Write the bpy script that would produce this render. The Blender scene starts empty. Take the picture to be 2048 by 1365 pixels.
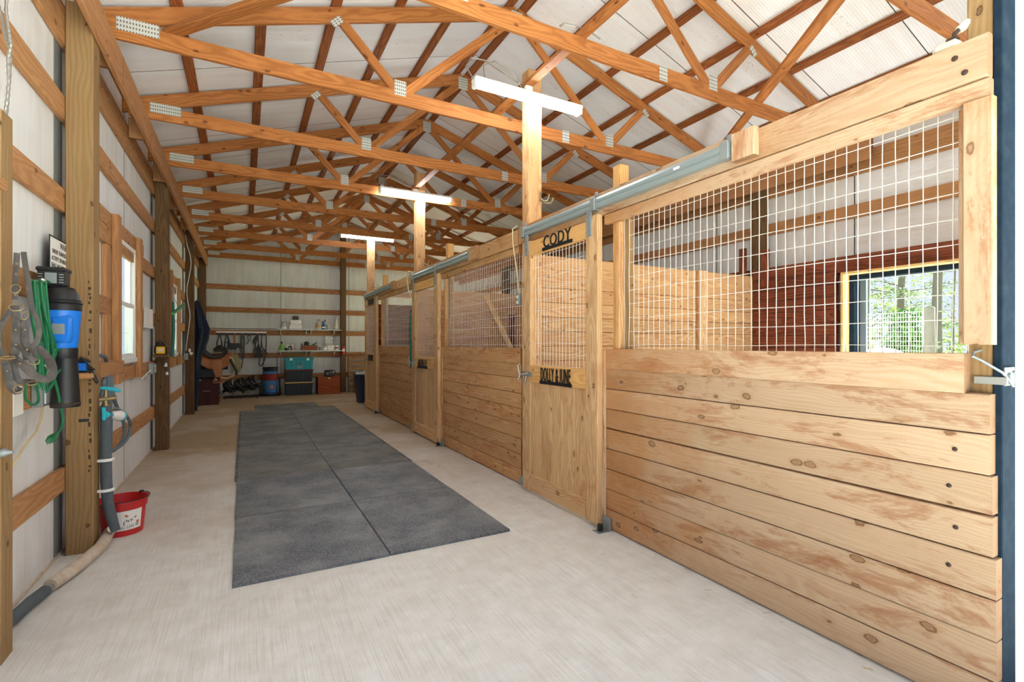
import bpy, bmesh, math, random
from math import sin, cos, pi, radians, atan2, sqrt
from mathutils import Vector, Matrix

random.seed(7)
SC = bpy.context.scene
COL = SC.collection

# ------------------------------------------------------------------ camera, sky, exposure
F_PX, HORIZON, YAW, EYE = 987.0, 690.0, radians(28.43), 1.42
cam_d = bpy.data.cameras.new('camera')
cam = bpy.data.objects.new('camera', cam_d)
COL.objects.link(cam)
cam.location = (0, 0, EYE)
cam.rotation_euler = (pi / 2, 0, -YAW)
cam_d.sensor_width = 36.0
cam_d.lens = F_PX / 2048.0 * 36.0
cam_d.shift_y = (HORIZON - 682.5) / 2048.0
cam_d.clip_start = 0.02
cam_d.clip_end = 500
SC.camera = cam

world = bpy.data.worlds.new('sky')
SC.world = world
world.use_nodes = True
wn, wl = world.node_tree.nodes, world.node_tree.links
wn.clear()
w_out = wn.new('ShaderNodeOutputWorld')
w_bg = wn.new('ShaderNodeBackground')
w_tc = wn.new('ShaderNodeTexCoord')
w_sep = wn.new('ShaderNodeSeparateXYZ')
w_ramp = wn.new('ShaderNodeValToRGB')
w_ramp.color_ramp.elements[0].position = 0.0
w_ramp.color_ramp.elements[0].color = (0.76, 0.87, 1.0, 1)
w_ramp.color_ramp.elements[1].position = 0.8
w_ramp.color_ramp.elements[1].color = (0.62, 0.78, 1.0, 1)
wl.new(w_tc.outputs['Generated'], w_sep.inputs[0])
wl.new(w_sep.outputs['Z'], w_ramp.inputs[0])
wl.new(w_ramp.outputs[0], w_bg.inputs['Color'])
w_bg.inputs['Strength'].default_value = 0.26
wl.new(w_bg.outputs[0], w_out.inputs['Surface'])

sun_d = bpy.data.lights.new('sun', 'SUN')
sun_d.energy = 14.5
sun_d.angle = radians(1.5)
sun_d.color = (0.88, 0.965, 1.0)
sun = bpy.data.objects.new('sun', sun_d)
COL.objects.link(sun)
sun.rotation_euler = Vector((-0.57, -0.05, -0.82)).to_track_quat('-Z', 'Y').to_euler()

vs = SC.view_settings
vs.view_transform = 'Standard'
vs.look = 'None'
vs.gamma = 1.0
vs.use_curve_mapping = False
vs.exposure = 2.0
TUBE_LIGHT = 20.0
SC.cycles.max_bounces = 14
SC.cycles.diffuse_bounces = 9
SC.cycles.transparent_max_bounces = 16
SC.cycles.caustics_reflective = False
SC.cycles.caustics_refractive = False
SC.cycles.use_denoising = True
SC.cycles.sample_clamp_indirect = 8.0


# ------------------------------------------------------------------ helpers
def lin(c):
    return tuple((v / 12.92 if v <= 0.04045 else ((v + 0.055) / 1.055) ** 2.4) for v in (k / 255.0 for k in c)) + (1.0,)


def sight(px, py):
    u, v = (px - 1024) / F_PX, (HORIZON - py) / F_PX
    return Vector((sin(YAW) + u * cos(YAW), cos(YAW) - u * sin(YAW), v))


def on_x(px, py, X):
    d = sight(px, py); t = X / d.x
    return Vector((X, t * d.y, EYE + t * d.z))


def on_y(px, py, Y):
    d = sight(px, py); t = Y / d.y
    return Vector((t * d.x, Y, EYE + t * d.z))


def on_z(px, py, Z):
    d = sight(px, py); t = (Z - EYE) / d.z
    return Vector((t * d.x, t * d.y, Z))


def tag(o, label=None, cat=None, group=None, kind=None):
    if label: o['label'] = label
    if cat: o['category'] = cat
    if group: o['group'] = group
    if kind: o['kind'] = kind
    return o


def adopt(o, parent):
    if parent is not None:
        o.parent = parent
        o.matrix_parent_inverse = world_of(parent).inverted()


def world_of(o):
    m = o.matrix_basis.copy()
    if o.parent is None:
        return m
    return world_of(o.parent) @ o.matrix_parent_inverse @ m


def thing(name, loc, label=None, cat=None, group=None, kind=None):
    o = bpy.data.objects.new(name, None)
    o.empty_display_size = 0.1
    o.location = loc
    COL.objects.link(o)
    return tag(o, label, cat, group, kind)


class MB:
    """collects simple solids, links them as one mesh object"""
    def __init__(s):
        s.v, s.f = [], []

    def add(s, vs_, fs):
        n = len(s.v)
        s.v += [tuple(p) for p in vs_]
        s.f += [tuple(i + n for i in f) for f in fs]
        return s

    def box(s, x0, x1, y0, y1, z0, z1):
        v = [(x, y, z) for x in (x0, x1) for y in (y0, y1) for z in (z0, z1)]
        return s.add(v, [(0, 1, 3, 2), (4, 6, 7, 5), (0, 4, 5, 1), (2, 3, 7, 6), (0, 2, 6, 4), (1, 5, 7, 3)])

    def rbox(s, x0, x1, y0, y1, z0, z1, b=0.006):
        """box with chamfered edges all round"""
        x0, x1 = min(x0, x1), max(x0, x1); y0, y1 = min(y0, y1), max(y0, y1); z0, z1 = min(z0, z1), max(z0, z1)
        b = min(b, (x1 - x0) / 3, (y1 - y0) / 3, (z1 - z0) / 3)
        bm = bmesh.new()
        pts = []
        for X, xi in ((x0, 1), (x1, -1)):
            for Y, yi in ((y0, 1), (y1, -1)):
                for Z, zi in ((z0, 1), (z1, -1)):
                    pts += [(X, Y + b * yi, Z + b * zi), (X + b * xi, Y, Z + b * zi), (X + b * xi, Y + b * yi, Z)]
        for p in pts: bm.verts.new(p)
        bmesh.ops.convex_hull(bm, input=bm.verts[:])
        bmesh.ops.dissolve_limit(bm, angle_limit=0.01, verts=bm.verts[:], edges=bm.edges[:])
        bm.verts.index_update()
        s.add([v.co[:] for v in bm.verts], [[v.index for v in f.verts] for f in bm.faces])
        bm.free()
        return s

    def tube(s, pts, r, seg=8, caps=True, flat=None):
        """tube through pts; r a number or a list; flat=(normal, ratio) squashes it to a strap"""
        pts = [Vector(p) for p in pts]
        n = len(pts)
        rr = r if isinstance(r, (list, tuple)) else [r] * n
        base = len(s.v)
        up = None
        for i, p in enumerate(pts):
            d = (pts[min(i + 1, n - 1)] - pts[max(i - 1, 0)])
            if d.length < 1e-9: d = Vector((0, 0, 1))
            d.normalize()
            if up is None:
                up = Vector((0, 0, 1)) if abs(d.z) < 0.9 else Vector((1, 0, 0))
                if flat: up = Vector(flat[0])
            if flat: up = Vector(flat[0])
            a = up - d * up.dot(d)
            if a.length < 1e-6: a = d.orthogonal()
            a.normalize(); b = d.cross(a)
            up = a
            ra = rr[i] * (flat[1] if flat else 1.0)
            for k in range(seg):
                t = 2 * pi * k / seg + (pi / 4 if seg == 4 else 0)
                s.v.append(tuple(p + a * (cos(t) * ra) + b * (sin(t) * rr[i])))
        for i in range(n - 1):
            for k in range(seg):
                k2 = (k + 1) % seg
                s.f.append((base + i * seg + k, base + i * seg + k2, base + (i + 1) * seg + k2, base + (i + 1) * seg + k))
        if caps:
            s.f.append(tuple(base + k for k in range(seg))[::-1])
            s.f.append(tuple(base + (n - 1) * seg + k for k in range(seg)))
        return s

    def lathe(s, prof, cx, cy, seg=20, sx=1.0, sy=1.0, cap0=True, cap1=True):
        base = len(s.v)
        for r, z in prof:
            for k in range(seg):
                t = 2 * pi * k / seg
                s.v.append((cx + r * sx * cos(t), cy + r * sy * sin(t), z))
        for i in range(len(prof) - 1):
            for k in range(seg):
                k2 = (k + 1) % seg
                s.f.append((base + i * seg + k, base + i * seg + k2, base + (i + 1) * seg + k2, base + (i + 1) * seg + k))
        if cap0: s.f.append(tuple(base + k for k in range(seg))[::-1])
        if cap1: s.f.append(tuple(base + (len(prof) - 1) * seg + k for k in range(seg)))
        return s

    def prism(s, poly, z0, z1):
        n = len(poly)
        base = len(s.v)
        s.v += [(x, y, z0) for x, y in poly] + [(x, y, z1) for x, y in poly]
        s.f.append(tuple(base + i for i in range(n))[::-1])
        s.f.append(tuple(base + n + i for i in range(n)))
        for i in range(n):
            j = (i + 1) % n
            s.f.append((base + i, base + j, base + n + j, base + n + i))
        return s

    def ball(s, c, r, seg=10, rings=6, sc=(1, 1, 1)):
        prof = []
        base = len(s.v)
        for i in range(rings + 1):
            a = -pi / 2 + pi * i / rings
            for k in range(seg):
                t = 2 * pi * k / seg
                s.v.append((c[0] + r * sc[0] * cos(a) * cos(t), c[1] + r * sc[1] * cos(a) * sin(t), c[2] + r * sc[2] * sin(a)))
        for i in range(rings):
            for k in range(seg):
                k2 = (k + 1) % seg
                s.f.append((base + i * seg + k, base + i * seg + k2, base + (i + 1) * seg + k2, base + (i + 1) * seg + k))
        return s

    def build(s, name, mat, parent=None, smooth=False, mw=None):
        me = bpy.data.meshes.new(name)
        me.from_pydata(s.v, [], s.f)
        me.validate()
        me.update()
        bm = bmesh.new(); bm.from_mesh(me)
        bmesh.ops.recalc_face_normals(bm, faces=bm.faces[:])
        bm.to_mesh(me); bm.free()
        if smooth:
            for p in me.polygons: p.use_smooth = True
            try: me.set_sharp_from_angle(angle=radians(40))
            except Exception: pass
        if mat is not None: me.materials.append(mat)
        o = bpy.data.objects.new(name, me)
        COL.objects.link(o)
        if mw is not None: o.matrix_basis = mw
        adopt(o, parent)
        return o


_board_cache = {}


def board_mesh(L, w, t, mat, c=0.004):
    key = (round(L, 3), round(w, 3), round(t, 3), mat.name)
    if key in _board_cache: return _board_cache[key]
    a, b = w / 2, t / 2
    c = min(c, a / 3, b / 3)
    sec = [(-a + c, -b), (a - c, -b), (a, -b + c), (a, b - c), (a - c, b), (-a + c, b), (-a, b - c), (-a, -b + c)]
    v = [(x, y, z) for x in (-L / 2, L / 2) for y, z in sec]
    f = [tuple(range(8))[::-1], tuple(range(8, 16))] + [(i, (i + 1) % 8, 8 + (i + 1) % 8, 8 + i) for i in range(8)]
    me = bpy.data.meshes.new('board')
    me.from_pydata(v, [], f); me.update()
    bm = bmesh.new(); bm.from_mesh(me)
    bmesh.ops.recalc_face_normals(bm, faces=bm.faces[:]); bm.to_mesh(me); bm.free()
    me.materials.append(mat)
    _board_cache[key] = me
    return me


def put(name, me, mw, parent=None):
    o = bpy.data.objects.new(name, me)
    COL.objects.link(o)
    o.matrix_basis = mw
    adopt(o, parent)
    return o


def board(name, x0, x1, y0, y1, z0, z1, mat, parent=None, c=0.004):
    """axis-aligned timber; its grain (local X) runs along the longest side"""
    x0, x1 = min(x0, x1), max(x0, x1); y0, y1 = min(y0, y1), max(y0, y1); z0, z1 = min(z0, z1), max(z0, z1)
    d = [x1 - x0, y1 - y0, z1 - z0]
    order = sorted(range(3), key=lambda i: -d[i])
    ax = [Vector((0, 0, 0)) for _ in range(3)]
    for k, i in enumerate(order): ax[k][i] = 1.0
    if ax[0].cross(ax[1]).dot(ax[2]) < 0: ax[2] = -ax[2]
    m = Matrix((ax[0], ax[1], ax[2])).transposed().to_4x4()
    m.translation = Vector(((x0 + x1) / 2, (y0 + y1) / 2, (z0 + z1) / 2))
    return put(name, board_mesh(d[order[0]], d[order[1]], d[order[2]], mat, c), m, parent)


def beam(name, p0, p1, w, t, wdir, mat, parent=None):
    """timber from p0 to p1 whose wide side w lies along wdir"""
    p0, p1 = Vector(p0), Vector(p1)
    a = (p1 - p0); L = a.length; a.normalize()
    b = Vector(wdir); b = (b - a * b.dot(a)).normalized()
    m = Matrix((a, b, a.cross(b))).transposed().to_4x4()
    m.translation = (p0 + p1) / 2
    return put(name, board_mesh(L, w, t, mat), m, parent)


def text_part(name, s, mat, parent, origin, xdir, ydir, width, height, depth=0.003, bold=0.0, spread=0.0):
    cu = bpy.data.curves.new(name, 'FONT')
    cu.body = s
    cu.extrude = depth
    cu.offset = bold
    cu.space_character = 1.0 + spread
    cu.resolution_u = 3
    tmp = bpy.data.objects.new('tmp_text', cu)
    COL.objects.link(tmp)
    bpy.context.view_layer.update()
    dg = bpy.context.evaluated_depsgraph_get()
    me = bpy.data.meshes.new_from_object(tmp.evaluated_get(dg))
    bpy.data.objects.remove(tmp)
    # letters with tails are lifted to stand on the base line
    bm = bmesh.new(); bm.from_mesh(me); seen = set()
    top = max(v.co.y for v in bm.verts)
    for v0 in bm.verts:
        if v0 in seen: continue
        isl, todo = [], [v0]; seen.add(v0)
        while todo:
            q = todo.pop(); isl.append(q)
            for e in q.link_edges:
                w_ = e.other_vert(q)
                if w_ not in seen: seen.add(w_); todo.append(w_)
        lo = min(q.co.y for q in isl); hi = max(q.co.y for q in isl)
        if lo < -0.08 * top and hi > 0.8 * top:
            for q in isl: q.co.y = (q.co.y - lo) * hi / (hi - lo)
    bm.to_mesh(me); bm.free()
    xs = [v.co.x for v in me.vertices]; ys = [v.co.y for v in me.vertices]
    sx, sy = width / (max(xs) - min(xs)), height / (max(ys) - min(ys))
    x0, y0 = min(xs), 0.0
    sy = height / max(ys)
    for v in me.vertices:
        v.co.x = (v.co.x - x0) * sx; v.co.y = (v.co.y - y0) * sy
    me.materials.clear(); me.materials.append(mat)
    X, Y = Vector(xdir).normalized(), Vector(ydir).normalized()
    m = Matrix((X, Y, X.cross(Y))).transposed().to_4x4()
    m.translation = Vector(origin)
    return put(name, me, m, parent)


def kids(o):
    return [c for c in COL.objects if c.parent == o]


def dup(root, loc, rotz=None, label=None, mats=None):
    r = root.copy(); COL.objects.link(r)
    r.location = loc
    if rotz is not None: r.rotation_euler.z = rotz
    if label: r['label'] = label
    for c in kids(root):
        if c == r: continue
        k = c.copy(); COL.objects.link(k); k.parent = r; k.matrix_parent_inverse = c.matrix_parent_inverse.copy()
        for g in kids(c):
            d = g.copy(); COL.objects.link(d); d.parent = k; d.matrix_parent_inverse = g.matrix_parent_inverse.copy()
    return r


# ------------------------------------------------------------------ materials
class NT:
    def __init__(s, name):
        s.m = bpy.data.materials.new(name)
        s.m.use_nodes = True
        s.n, s.l = s.m.node_tree.nodes, s.m.node_tree.links
        s.p = s.n['Principled BSDF']

    def new(s, t, **kw):
        n = s.n.new(t)
        for k, v in kw.items():
            if k in n.inputs.keys(): n.inputs[k].default_value = v
            else: setattr(n, k, v)
        return n

    def link(s, a, b): s.l.new(a, b)

    def math(s, op, a, b=None, clamp=False):
        n = s.n.new('ShaderNodeMath'); n.operation = op; n.use_clamp = clamp
        for i, q in enumerate((a, b)):
            if q is None: continue
            if isinstance(q, (int, float)): n.inputs[i].default_value = q
            else: s.link(q, n.inputs[i])
        return n.outputs[0]

    def vmath(s, op, a, b):
        n = s.n.new('ShaderNodeVectorMath'); n.operation = op
        for i, q in enumerate((a, b)):
            if isinstance(q, (tuple, list)): n.inputs[i].default_value = q
            else: s.link(q, n.inputs[i])
        return n.outputs[0]

    def mix(s, f, a, b, mode='MIX'):
        n = s.n.new('ShaderNodeMix'); n.data_type = 'RGBA'; n.blend_type = mode; n.clamp_factor = True
        for i, q in ((0, f), (6, a), (7, b)):
            if isinstance(q, (int, float)): n.inputs[i].default_value = q
            elif isinstance(q, tuple): n.inputs[i].default_value = q
            else: s.link(q, n.inputs[i])
        return n.outputs[2]

    def ramp(s, f, stops, interp='LINEAR'):
        n = s.n.new('ShaderNodeValToRGB')
        cr = n.color_ramp; cr.interpolation = interp
        while len(cr.elements) < len(stops): cr.elements.new(0.5)
        for e, (p, c) in zip(cr.elements, stops):
            e.position = p
            e.color = c if isinstance(c, tuple) else (c, c, c, 1)
        s.link(f, n.inputs[0])
        return n.outputs[0]

    def noise(s, vec, scale, detail=3, rough=0.55, dist=0.0):
        n = s.n.new('ShaderNodeTexNoise')
        n.inputs['Scale'].default_value = scale; n.inputs['Detail'].default_value = detail
        n.inputs['Roughness'].default_value = rough; n.inputs['Distortion'].default_value = dist
        if vec is not None: s.link(vec, n.inputs['Vector'])
        return n.outputs['Fac']

    def bump(s, h, strength=0.3, dist=0.01):
        n = s.n.new('ShaderNodeBump'); n.inputs['Strength'].default_value = strength
        n.inputs['Distance'].default_value = dist
        s.link(h, n.inputs['Height']); s.link(n.outputs[0], s.p.inputs['Normal'])


def wood(name, light, dark, knot=(70, 40, 22), rings=20.0, contrast=0.55, vary=0.16, knots=0.11, stain=None, stain_amt=0.0,
         rough=0.72, saw=0.0, grey=None, fresh=None, rw=0.34):
    t = NT(name)
    t.s_tc = t.new('ShaderNodeTexCoord')
    tc = t.s_tc.outputs['Object']
    oi = t.new('ShaderNodeObjectInfo').outputs['Random']
    comb = t.new('ShaderNodeCombineXYZ')
    t.link(t.math('MULTIPLY', oi, 37.0), comb.inputs[0])
    t.link(t.math('MULTIPLY', t.math('FRACT', t.math('MULTIPLY', oi, 71.3)), 13.0), comb.inputs[1])
    t.link(t.math('MULTIPLY', t.math('FRACT', t.math('MULTIPLY', oi, 313.7)), 17.0), comb.inputs[2])
    v = t.vmath('ADD', tc, comb.outputs[0])
    # tree rings about the length axis, wandering
    offs = t.new('ShaderNodeCombineXYZ')
    t.link(t.math('SUBTRACT', t.math('MULTIPLY', t.math('FRACT', t.math('MULTIPLY', oi, 17.7)), 0.16), 0.08), offs.inputs[1])
    t.link(t.math('ADD', t.math('MULTIPLY', t.math('FRACT', t.math('MULTIPLY', oi, 91.1)), 0.08), 0.03), offs.inputs[2])
    wob = t.new('ShaderNodeTexNoise'); wob.inputs['Scale'].default_value = 1.0; wob.inputs['Detail'].default_value = 2.0
    t.link(t.vmath('MULTIPLY', v, (1.3, 5.0, 5.0)), wob.inputs['Vector'])
    wv = t.vmath('MULTIPLY', t.vmath('SUBTRACT', wob.outputs['Color'], (0.5, 0.5, 0.5)), (0.0, 0.13, 0.13))
    rv = t.vmath('ADD', t.vmath('ADD', tc, offs.outputs[0]), wv)
    ring = t.new('ShaderNodeTexWave'); ring.wave_type = 'RINGS'; ring.rings_direction = 'X'; ring.wave_profile = 'SIN'
    ring.inputs['Scale'].default_value = rings; ring.inputs['Distortion'].default_value = 1.2
    ring.inputs['Detail'].default_value = 2.0; ring.inputs['Detail Scale'].default_value = 1.5
    t.link(rv, ring.inputs['Vector'])
    fine = t.noise(t.vmath('MULTIPLY', v, (3.0, 90.0, 90.0)), 1.0, 4, 0.6)
    broad = t.noise(t.vmath('MULTIPLY', v, (0.9, 5.0, 5.0)), 1.0, 3, 0.6)
    g = t.math('ADD', t.math('MULTIPLY', ring.outputs['Fac'], rw), t.math('ADD', t.math('MULTIPLY', fine, 0.40), t.math('MULTIPLY', broad, 0.9 - rw)))
    lo = 0.65 - contrast * 0.45; hi = 0.65 + contrast * 0.45
    c = t.ramp(g, [(max(0.0, lo - 0.02), lin(light)), (min(1.0, hi), lin(dark))])
    if stain:
        sn = t.noise(t.vmath('MULTIPLY', v, (1.9, 7.0, 7.0)), 1.0, 7, 0.74, 0.5)
        c = t.mix(t.math('MULTIPLY', t.ramp(sn, [(0.52, 0.0), (0.585, 0.55), (0.70, 1.0)]), stain_amt), c, lin(stain))
    if grey:
        sn = t.noise(t.vmath('MULTIPLY', v, (0.7, 2.0, 2.0)), 1.0, 3, 0.6)
        c = t.mix(t.math('MULTIPLY', t.ramp(sn, [(0.42, 0.0), (0.66, 1.0)]), 0.6), c, lin(grey))
    if fresh:   # less weathered, golden wood away from the open end
        sx_ = t.new('ShaderNodeSeparateXYZ'); t.link(tc, sx_.inputs[0])
        fn = t.noise(t.vmath('MULTIPLY', v, (2.0, 1.5, 1.5)), 1.0, 5, 0.7)
        fx = t.math('ADD', t.math('MULTIPLY', sx_.outputs['X'], 0.55), t.math('MULTIPLY', t.math('SUBTRACT', fn, 0.5), 1.3))
        c = t.mix(t.math('MULTIPLY', t.ramp(fx, [(0.05, 0.0), (0.55, 1.0)]), 0.8), c, t.mix(g, lin(fresh), lin((fresh[0] - 34, fresh[1] - 42, fresh[2] - 40))))
    if knots > 0:
        vo = t.new('ShaderNodeTexVoronoi'); vo.inputs['Scale'].default_value = 1.0
        kn = t.new('ShaderNodeTexNoise'); kn.inputs['Scale'].default_value = 28.0; t.link(v, kn.inputs['Vector'])
        kw = t.vmath('MULTIPLY', t.vmath('SUBTRACT', kn.outputs['Color'], (0.5, 0.5, 0.5)), (0.03, 0.014, 0.014))
        t.link(t.vmath('MULTIPLY', t.vmath('ADD', t.vmath('ADD', v, kw), t.vmath('MULTIPLY', wv, (0.6, 0.6, 0.6))), (4.6, 8.0, 8.0)), vo.inputs['Vector'])
        k = t.ramp(vo.outputs['Distance'], [(0.0, 0.9), (knots * 0.22, 0.35), (knots * 0.42, 0.75), (knots * 0.58, 0.35), (knots * 0.8, 0.85), (knots * 0.95, 1.0), (knots * 1.1, 0.0)])
        k2 = t.ramp(vo.outputs['Distance'], [(knots * 1.0, 0.6), (knots * 1.9, 0.0)])
        c = t.mix(k2, c, lin(dark))
        c = t.mix(t.math('MULTIPLY', k, 0.85), c, lin(knot))
    # sawn ends show darker end grain
    sn_ = t.new('ShaderNodeSeparateXYZ'); t.link(t.s_tc.outputs['Normal'], sn_.inputs[0])
    c = t.mix(t.ramp(t.math('ABSOLUTE', sn_.outputs['X']), [(0.8, 0.0), (0.95, 0.8)]), c, lin((dark[0] * 0.72, dark[1] * 0.66, dark[2] * 0.6)))
    hv = t.new('ShaderNodeHueSaturation')
    t.link(t.math('ADD', t.math('MULTIPLY', t.math('FRACT', t.math('MULTIPLY', oi, 53.9)), vary * 2), 1.0 - vary), hv.inputs['Value'])
    t.link(c, hv.inputs['Color'])
    t.link(hv.outputs[0], t.p.inputs['Base Color'])
    t.p.inputs['Roughness'].default_value = rough
    t.p.inputs['Specular IOR Level'].default_value = 0.25
    h = t.math('ADD', fine, t.math('MULTIPLY', ring.outputs['Fac'], 0.4))
    if saw:
        sw = t.new('ShaderNodeTexWave'); sw.wave_type = 'BANDS'; sw.bands_direction = 'X'
        sw.inputs['Scale'].default_value = 28.0; sw.inputs['Distortion'].default_value = 3.0; sw.inputs['Detail Scale'].default_value = 0.6
        t.link(tc, sw.inputs['Vector'])
        h = t.math('ADD', h, t.math('MULTIPLY', sw.outputs['Fac'], saw))
    t.bump(h, 0.25, 0.004)
    return t.m


def plain(name, rgb, rough=0.5, metal=0.0, noise=0.0, nscale=8.0, bump=0.0, bscale=60.0, spec=0.5, dirt=None, dirt_amt=0.0):
    t = NT(name)
    c = lin(rgb)
    tc = t.new('ShaderNodeTexCoord').outputs['Object']
    src = None
    if noise:
        n = t.noise(tc, nscale, 4, 0.6)
        hv = t.new('ShaderNodeHueSaturation'); hv.inputs['Color'].default_value = c
        t.link(t.math('ADD', t.math('MULTIPLY', n, noise * 2), 1 - noise), hv.inputs['Value'])
        src = hv.outputs[0]
    if dirt:
        n = t.noise(tc, nscale * 0.6, 5, 0.65)
        src = t.mix(t.math('MULTIPLY', t.ramp(n, [(0.45, 0.0), (0.7, 1.0)]), dirt_amt), src if src is not None else c, lin(dirt))
    if src is not None: t.link(src, t.p.inputs['Base Color'])
    else: t.p.inputs['Base Color'].default_value = c
    t.p.inputs['Roughness'].default_value = rough
    t.p.inputs['Metallic'].default_value = metal
    t.p.inputs['Specular IOR Level'].default_value = spec
    if bump: t.bump(t.noise(tc, bscale, 2), bump, 0.003)
    return t.m


def sheet(name, rgb, dirt, axis, rib, amt=0.5, spots=False):
    """white ribbed liner sheet; axis is the direction that the ribs repeat in"""
    t = NT(name)
    tc = t.new('ShaderNodeTexCoord').outputs['Object']
    w = t.new('ShaderNodeTexWave'); w.wave_type = 'BANDS'; w.bands_direction = axis
    w.inputs['Scale'].default_value = rib; w.inputs['Distortion'].default_value = 0.0
    t.link(tc, w.inputs['Vector'])
    st = {'X': (9.0, 0.9, 0.9), 'Y': (0.9, 9.0, 0.9)}[axis]
    n = t.noise(t.vmath('MULTIPLY', tc, st), 1.0, 5, 0.65)
    n2 = t.noise(tc, 0.9, 3, 0.6)
    d = t.math('MULTIPLY', t.ramp(t.math('ADD', t.math('MULTIPLY', n, 0.6), t.math('MULTIPLY', n2, 0.4)), [(0.44, 0.0), (0.66, 1.0)]), amt)
    c = t.mix(d, lin(rgb), lin(dirt))
    c = t.mix(t.math('MULTIPLY', t.ramp(w.outputs['Fac'], [(0.0, 1.0), (0.25, 0.0)]), 0.10), c, lin((120, 118, 112)))
    if spots:
        sp = t.noise(tc, 30.0, 3, 0.7)
        ms = t.noise(t.vmath('MULTIPLY', tc, (0.8, 5.0, 0.8)), 1.0, 3, 0.6)
        c = t.mix(t.math('MULTIPLY', t.ramp(sp, [(0.60, 0.0), (0.70, 1.0)]), t.ramp(ms, [(0.5, 0.0), (0.65, 0.8)])), c, lin((165, 130, 85)))
    t.link(c, t.p.inputs['Base Color'])
    t.p.inputs['Roughness'].default_value = 0.55
    t.p.inputs['Specular IOR Level'].default_value = 0.3
    t.bump(w.outputs['Fac'], 0.25, 0.004)
    return t.m


M = {}
M['truss'] = wood('truss timber', (196, 128, 70), (142, 84, 40), (64, 30, 14), rings=16, contrast=0.8, vary=0.12, knots=0.10, rough=0.6)
M['purlin'] = wood('purlin timber', (166, 100, 54), (116, 64, 32), (60, 30, 16), rings=18, contrast=0.6, vary=0.12, knots=0.09)
M['girt'] = wood('girt timber', (198, 150, 104), (160, 112, 70), (70, 36, 18), rings=16, contrast=0.9, vary=0.14, knots=0.10)
M['back_girt'] = wood('far girt timber', (184, 134, 92), (142, 94, 58), (60, 32, 18), rings=16, contrast=0.6, vary=0.1, knots=0.09)
M['post'] = wood('treated post', (164, 134, 94), (134, 104, 68), (50, 32, 24), rings=14, contrast=1.0, vary=0.1, knots=0.09, rough=0.8)
M['post_dark'] = wood('weathered treated post', (124, 96, 66), (88, 64, 42), (40, 26, 18), rings=15, contrast=0.8, vary=0.08, knots=0.08, rough=0.85)
M['carrier'] = wood('carrier beam timber', (200, 150, 106), (166, 114, 72), (70, 40, 24), rings=14, contrast=0.9, vary=0.05, knots=0.08)
M['cedar'] = wood('sawn cedar', (204, 178, 150), (180, 146, 112), (116, 76, 46), rings=24, contrast=0.8, vary=0.09, knots=0.145,
                  stain=(150, 90, 48), stain_amt=0.85, rough=0.85, saw=0.18, rw=0.2, fresh=(198, 150, 100))
M['cedar_mid'] = wood('sawn cedar golden', (212, 172, 124), (178, 130, 86), (96, 54, 30), rings=22, contrast=0.6, vary=0.11, knots=0.10,
                      stain=(160, 90, 48), stain_amt=0.55, rough=0.85, saw=0.5)
M['cedar_red'] = wood('red cedar', (150, 82, 52), (92, 44, 28), (50, 24, 16), rings=13, contrast=0.7, vary=0.14, knots=0.09,
                      stain=(66, 32, 22), stain_amt=0.6, rough=0.8)
M['door_wood'] = wood('door cedar', (222, 188, 144), (192, 148, 102), (86, 46, 24), rings=22, contrast=0.6, vary=0.09, knots=0.12,
                      stain=(168, 104, 58), stain_amt=0.4, rough=0.8, saw=0.3)
M['door_rail'] = wood('door rail cedar', (226, 180, 118), (202, 150, 88), (110, 62, 30), rings=20, contrast=0.5, vary=0.05, knots=0.08, rough=0.75)
M['pale_wood'] = wood('pale new lumber', (240, 206, 148), (212, 168, 106), (130, 84, 44), rings=12, contrast=0.5, vary=0.05, knots=0.09)
M['pallet'] = wood('pallet lumber', (190, 148, 100), (140, 100, 62), (70, 44, 26), rings=14, contrast=0.6, vary=0.15, knots=0.09)
M['chest'] = wood('oiled chest wood', (176, 92, 48), (122, 58, 28), (46, 20, 12), rings=12, contrast=0.6, vary=0.05, knots=0.11, rough=0.5)
M['trunk'] = wood('dark red trunk wood', (92, 50, 46), (52, 28, 28), (30, 16, 16), rings=14, contrast=0.7, vary=0.05, knots=0.0, rough=0.6)
M['wall_sheet'] = sheet('white ribbed liner sheet', (236, 239, 242), (208, 198, 184), 'Y', 14.0, 0.55)
M['back_sheet'] = sheet('dusty white liner sheet', (216, 219, 216), (178, 174, 162), 'X', 14.0, 0.6)
M['roof_sheet'] = sheet('white ribbed roof sheet', (242, 243, 245), (222, 212, 200), 'Y', 12.0, 0.45, spots=True)
M['siding'] = plain('white painted siding', (250, 250, 250), 0.5)
M['seam'] = plain('dark seam', (58, 58, 56), 0.8)
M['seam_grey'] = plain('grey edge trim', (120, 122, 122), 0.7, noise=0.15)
M['galv'] = plain('galvanised steel', (150, 158, 160), 0.5, 0.5, noise=0.12, nscale=14)


def plate_mat():
    t = NT('nail plate steel')
    tc = t.new('ShaderNodeTexCoord').outputs['Object']
    a = t.new('ShaderNodeTexWave'); a.bands_direction = 'X'; a.inputs['Scale'].default_value = 16.0
    b = t.new('ShaderNodeTexWave'); b.bands_direction = 'Z'; b.inputs['Scale'].default_value = 9.0
    t.link(tc, a.inputs['Vector']); t.link(tc, b.inputs['Vector'])
    k = t.math('MULTIPLY', a.outputs['Fac'], b.outputs['Fac'])
    c = t.mix(t.ramp(k, [(0.35, 0.0), (0.55, 1.0)]), lin((206, 206, 200)), lin((112, 112, 108)))
    t.link(c, t.p.inputs['Base Color'])
    t.p.inputs['Metallic'].default_value = 0.4; t.p.inputs['Roughness'].default_value = 0.5
    return t.m


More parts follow.
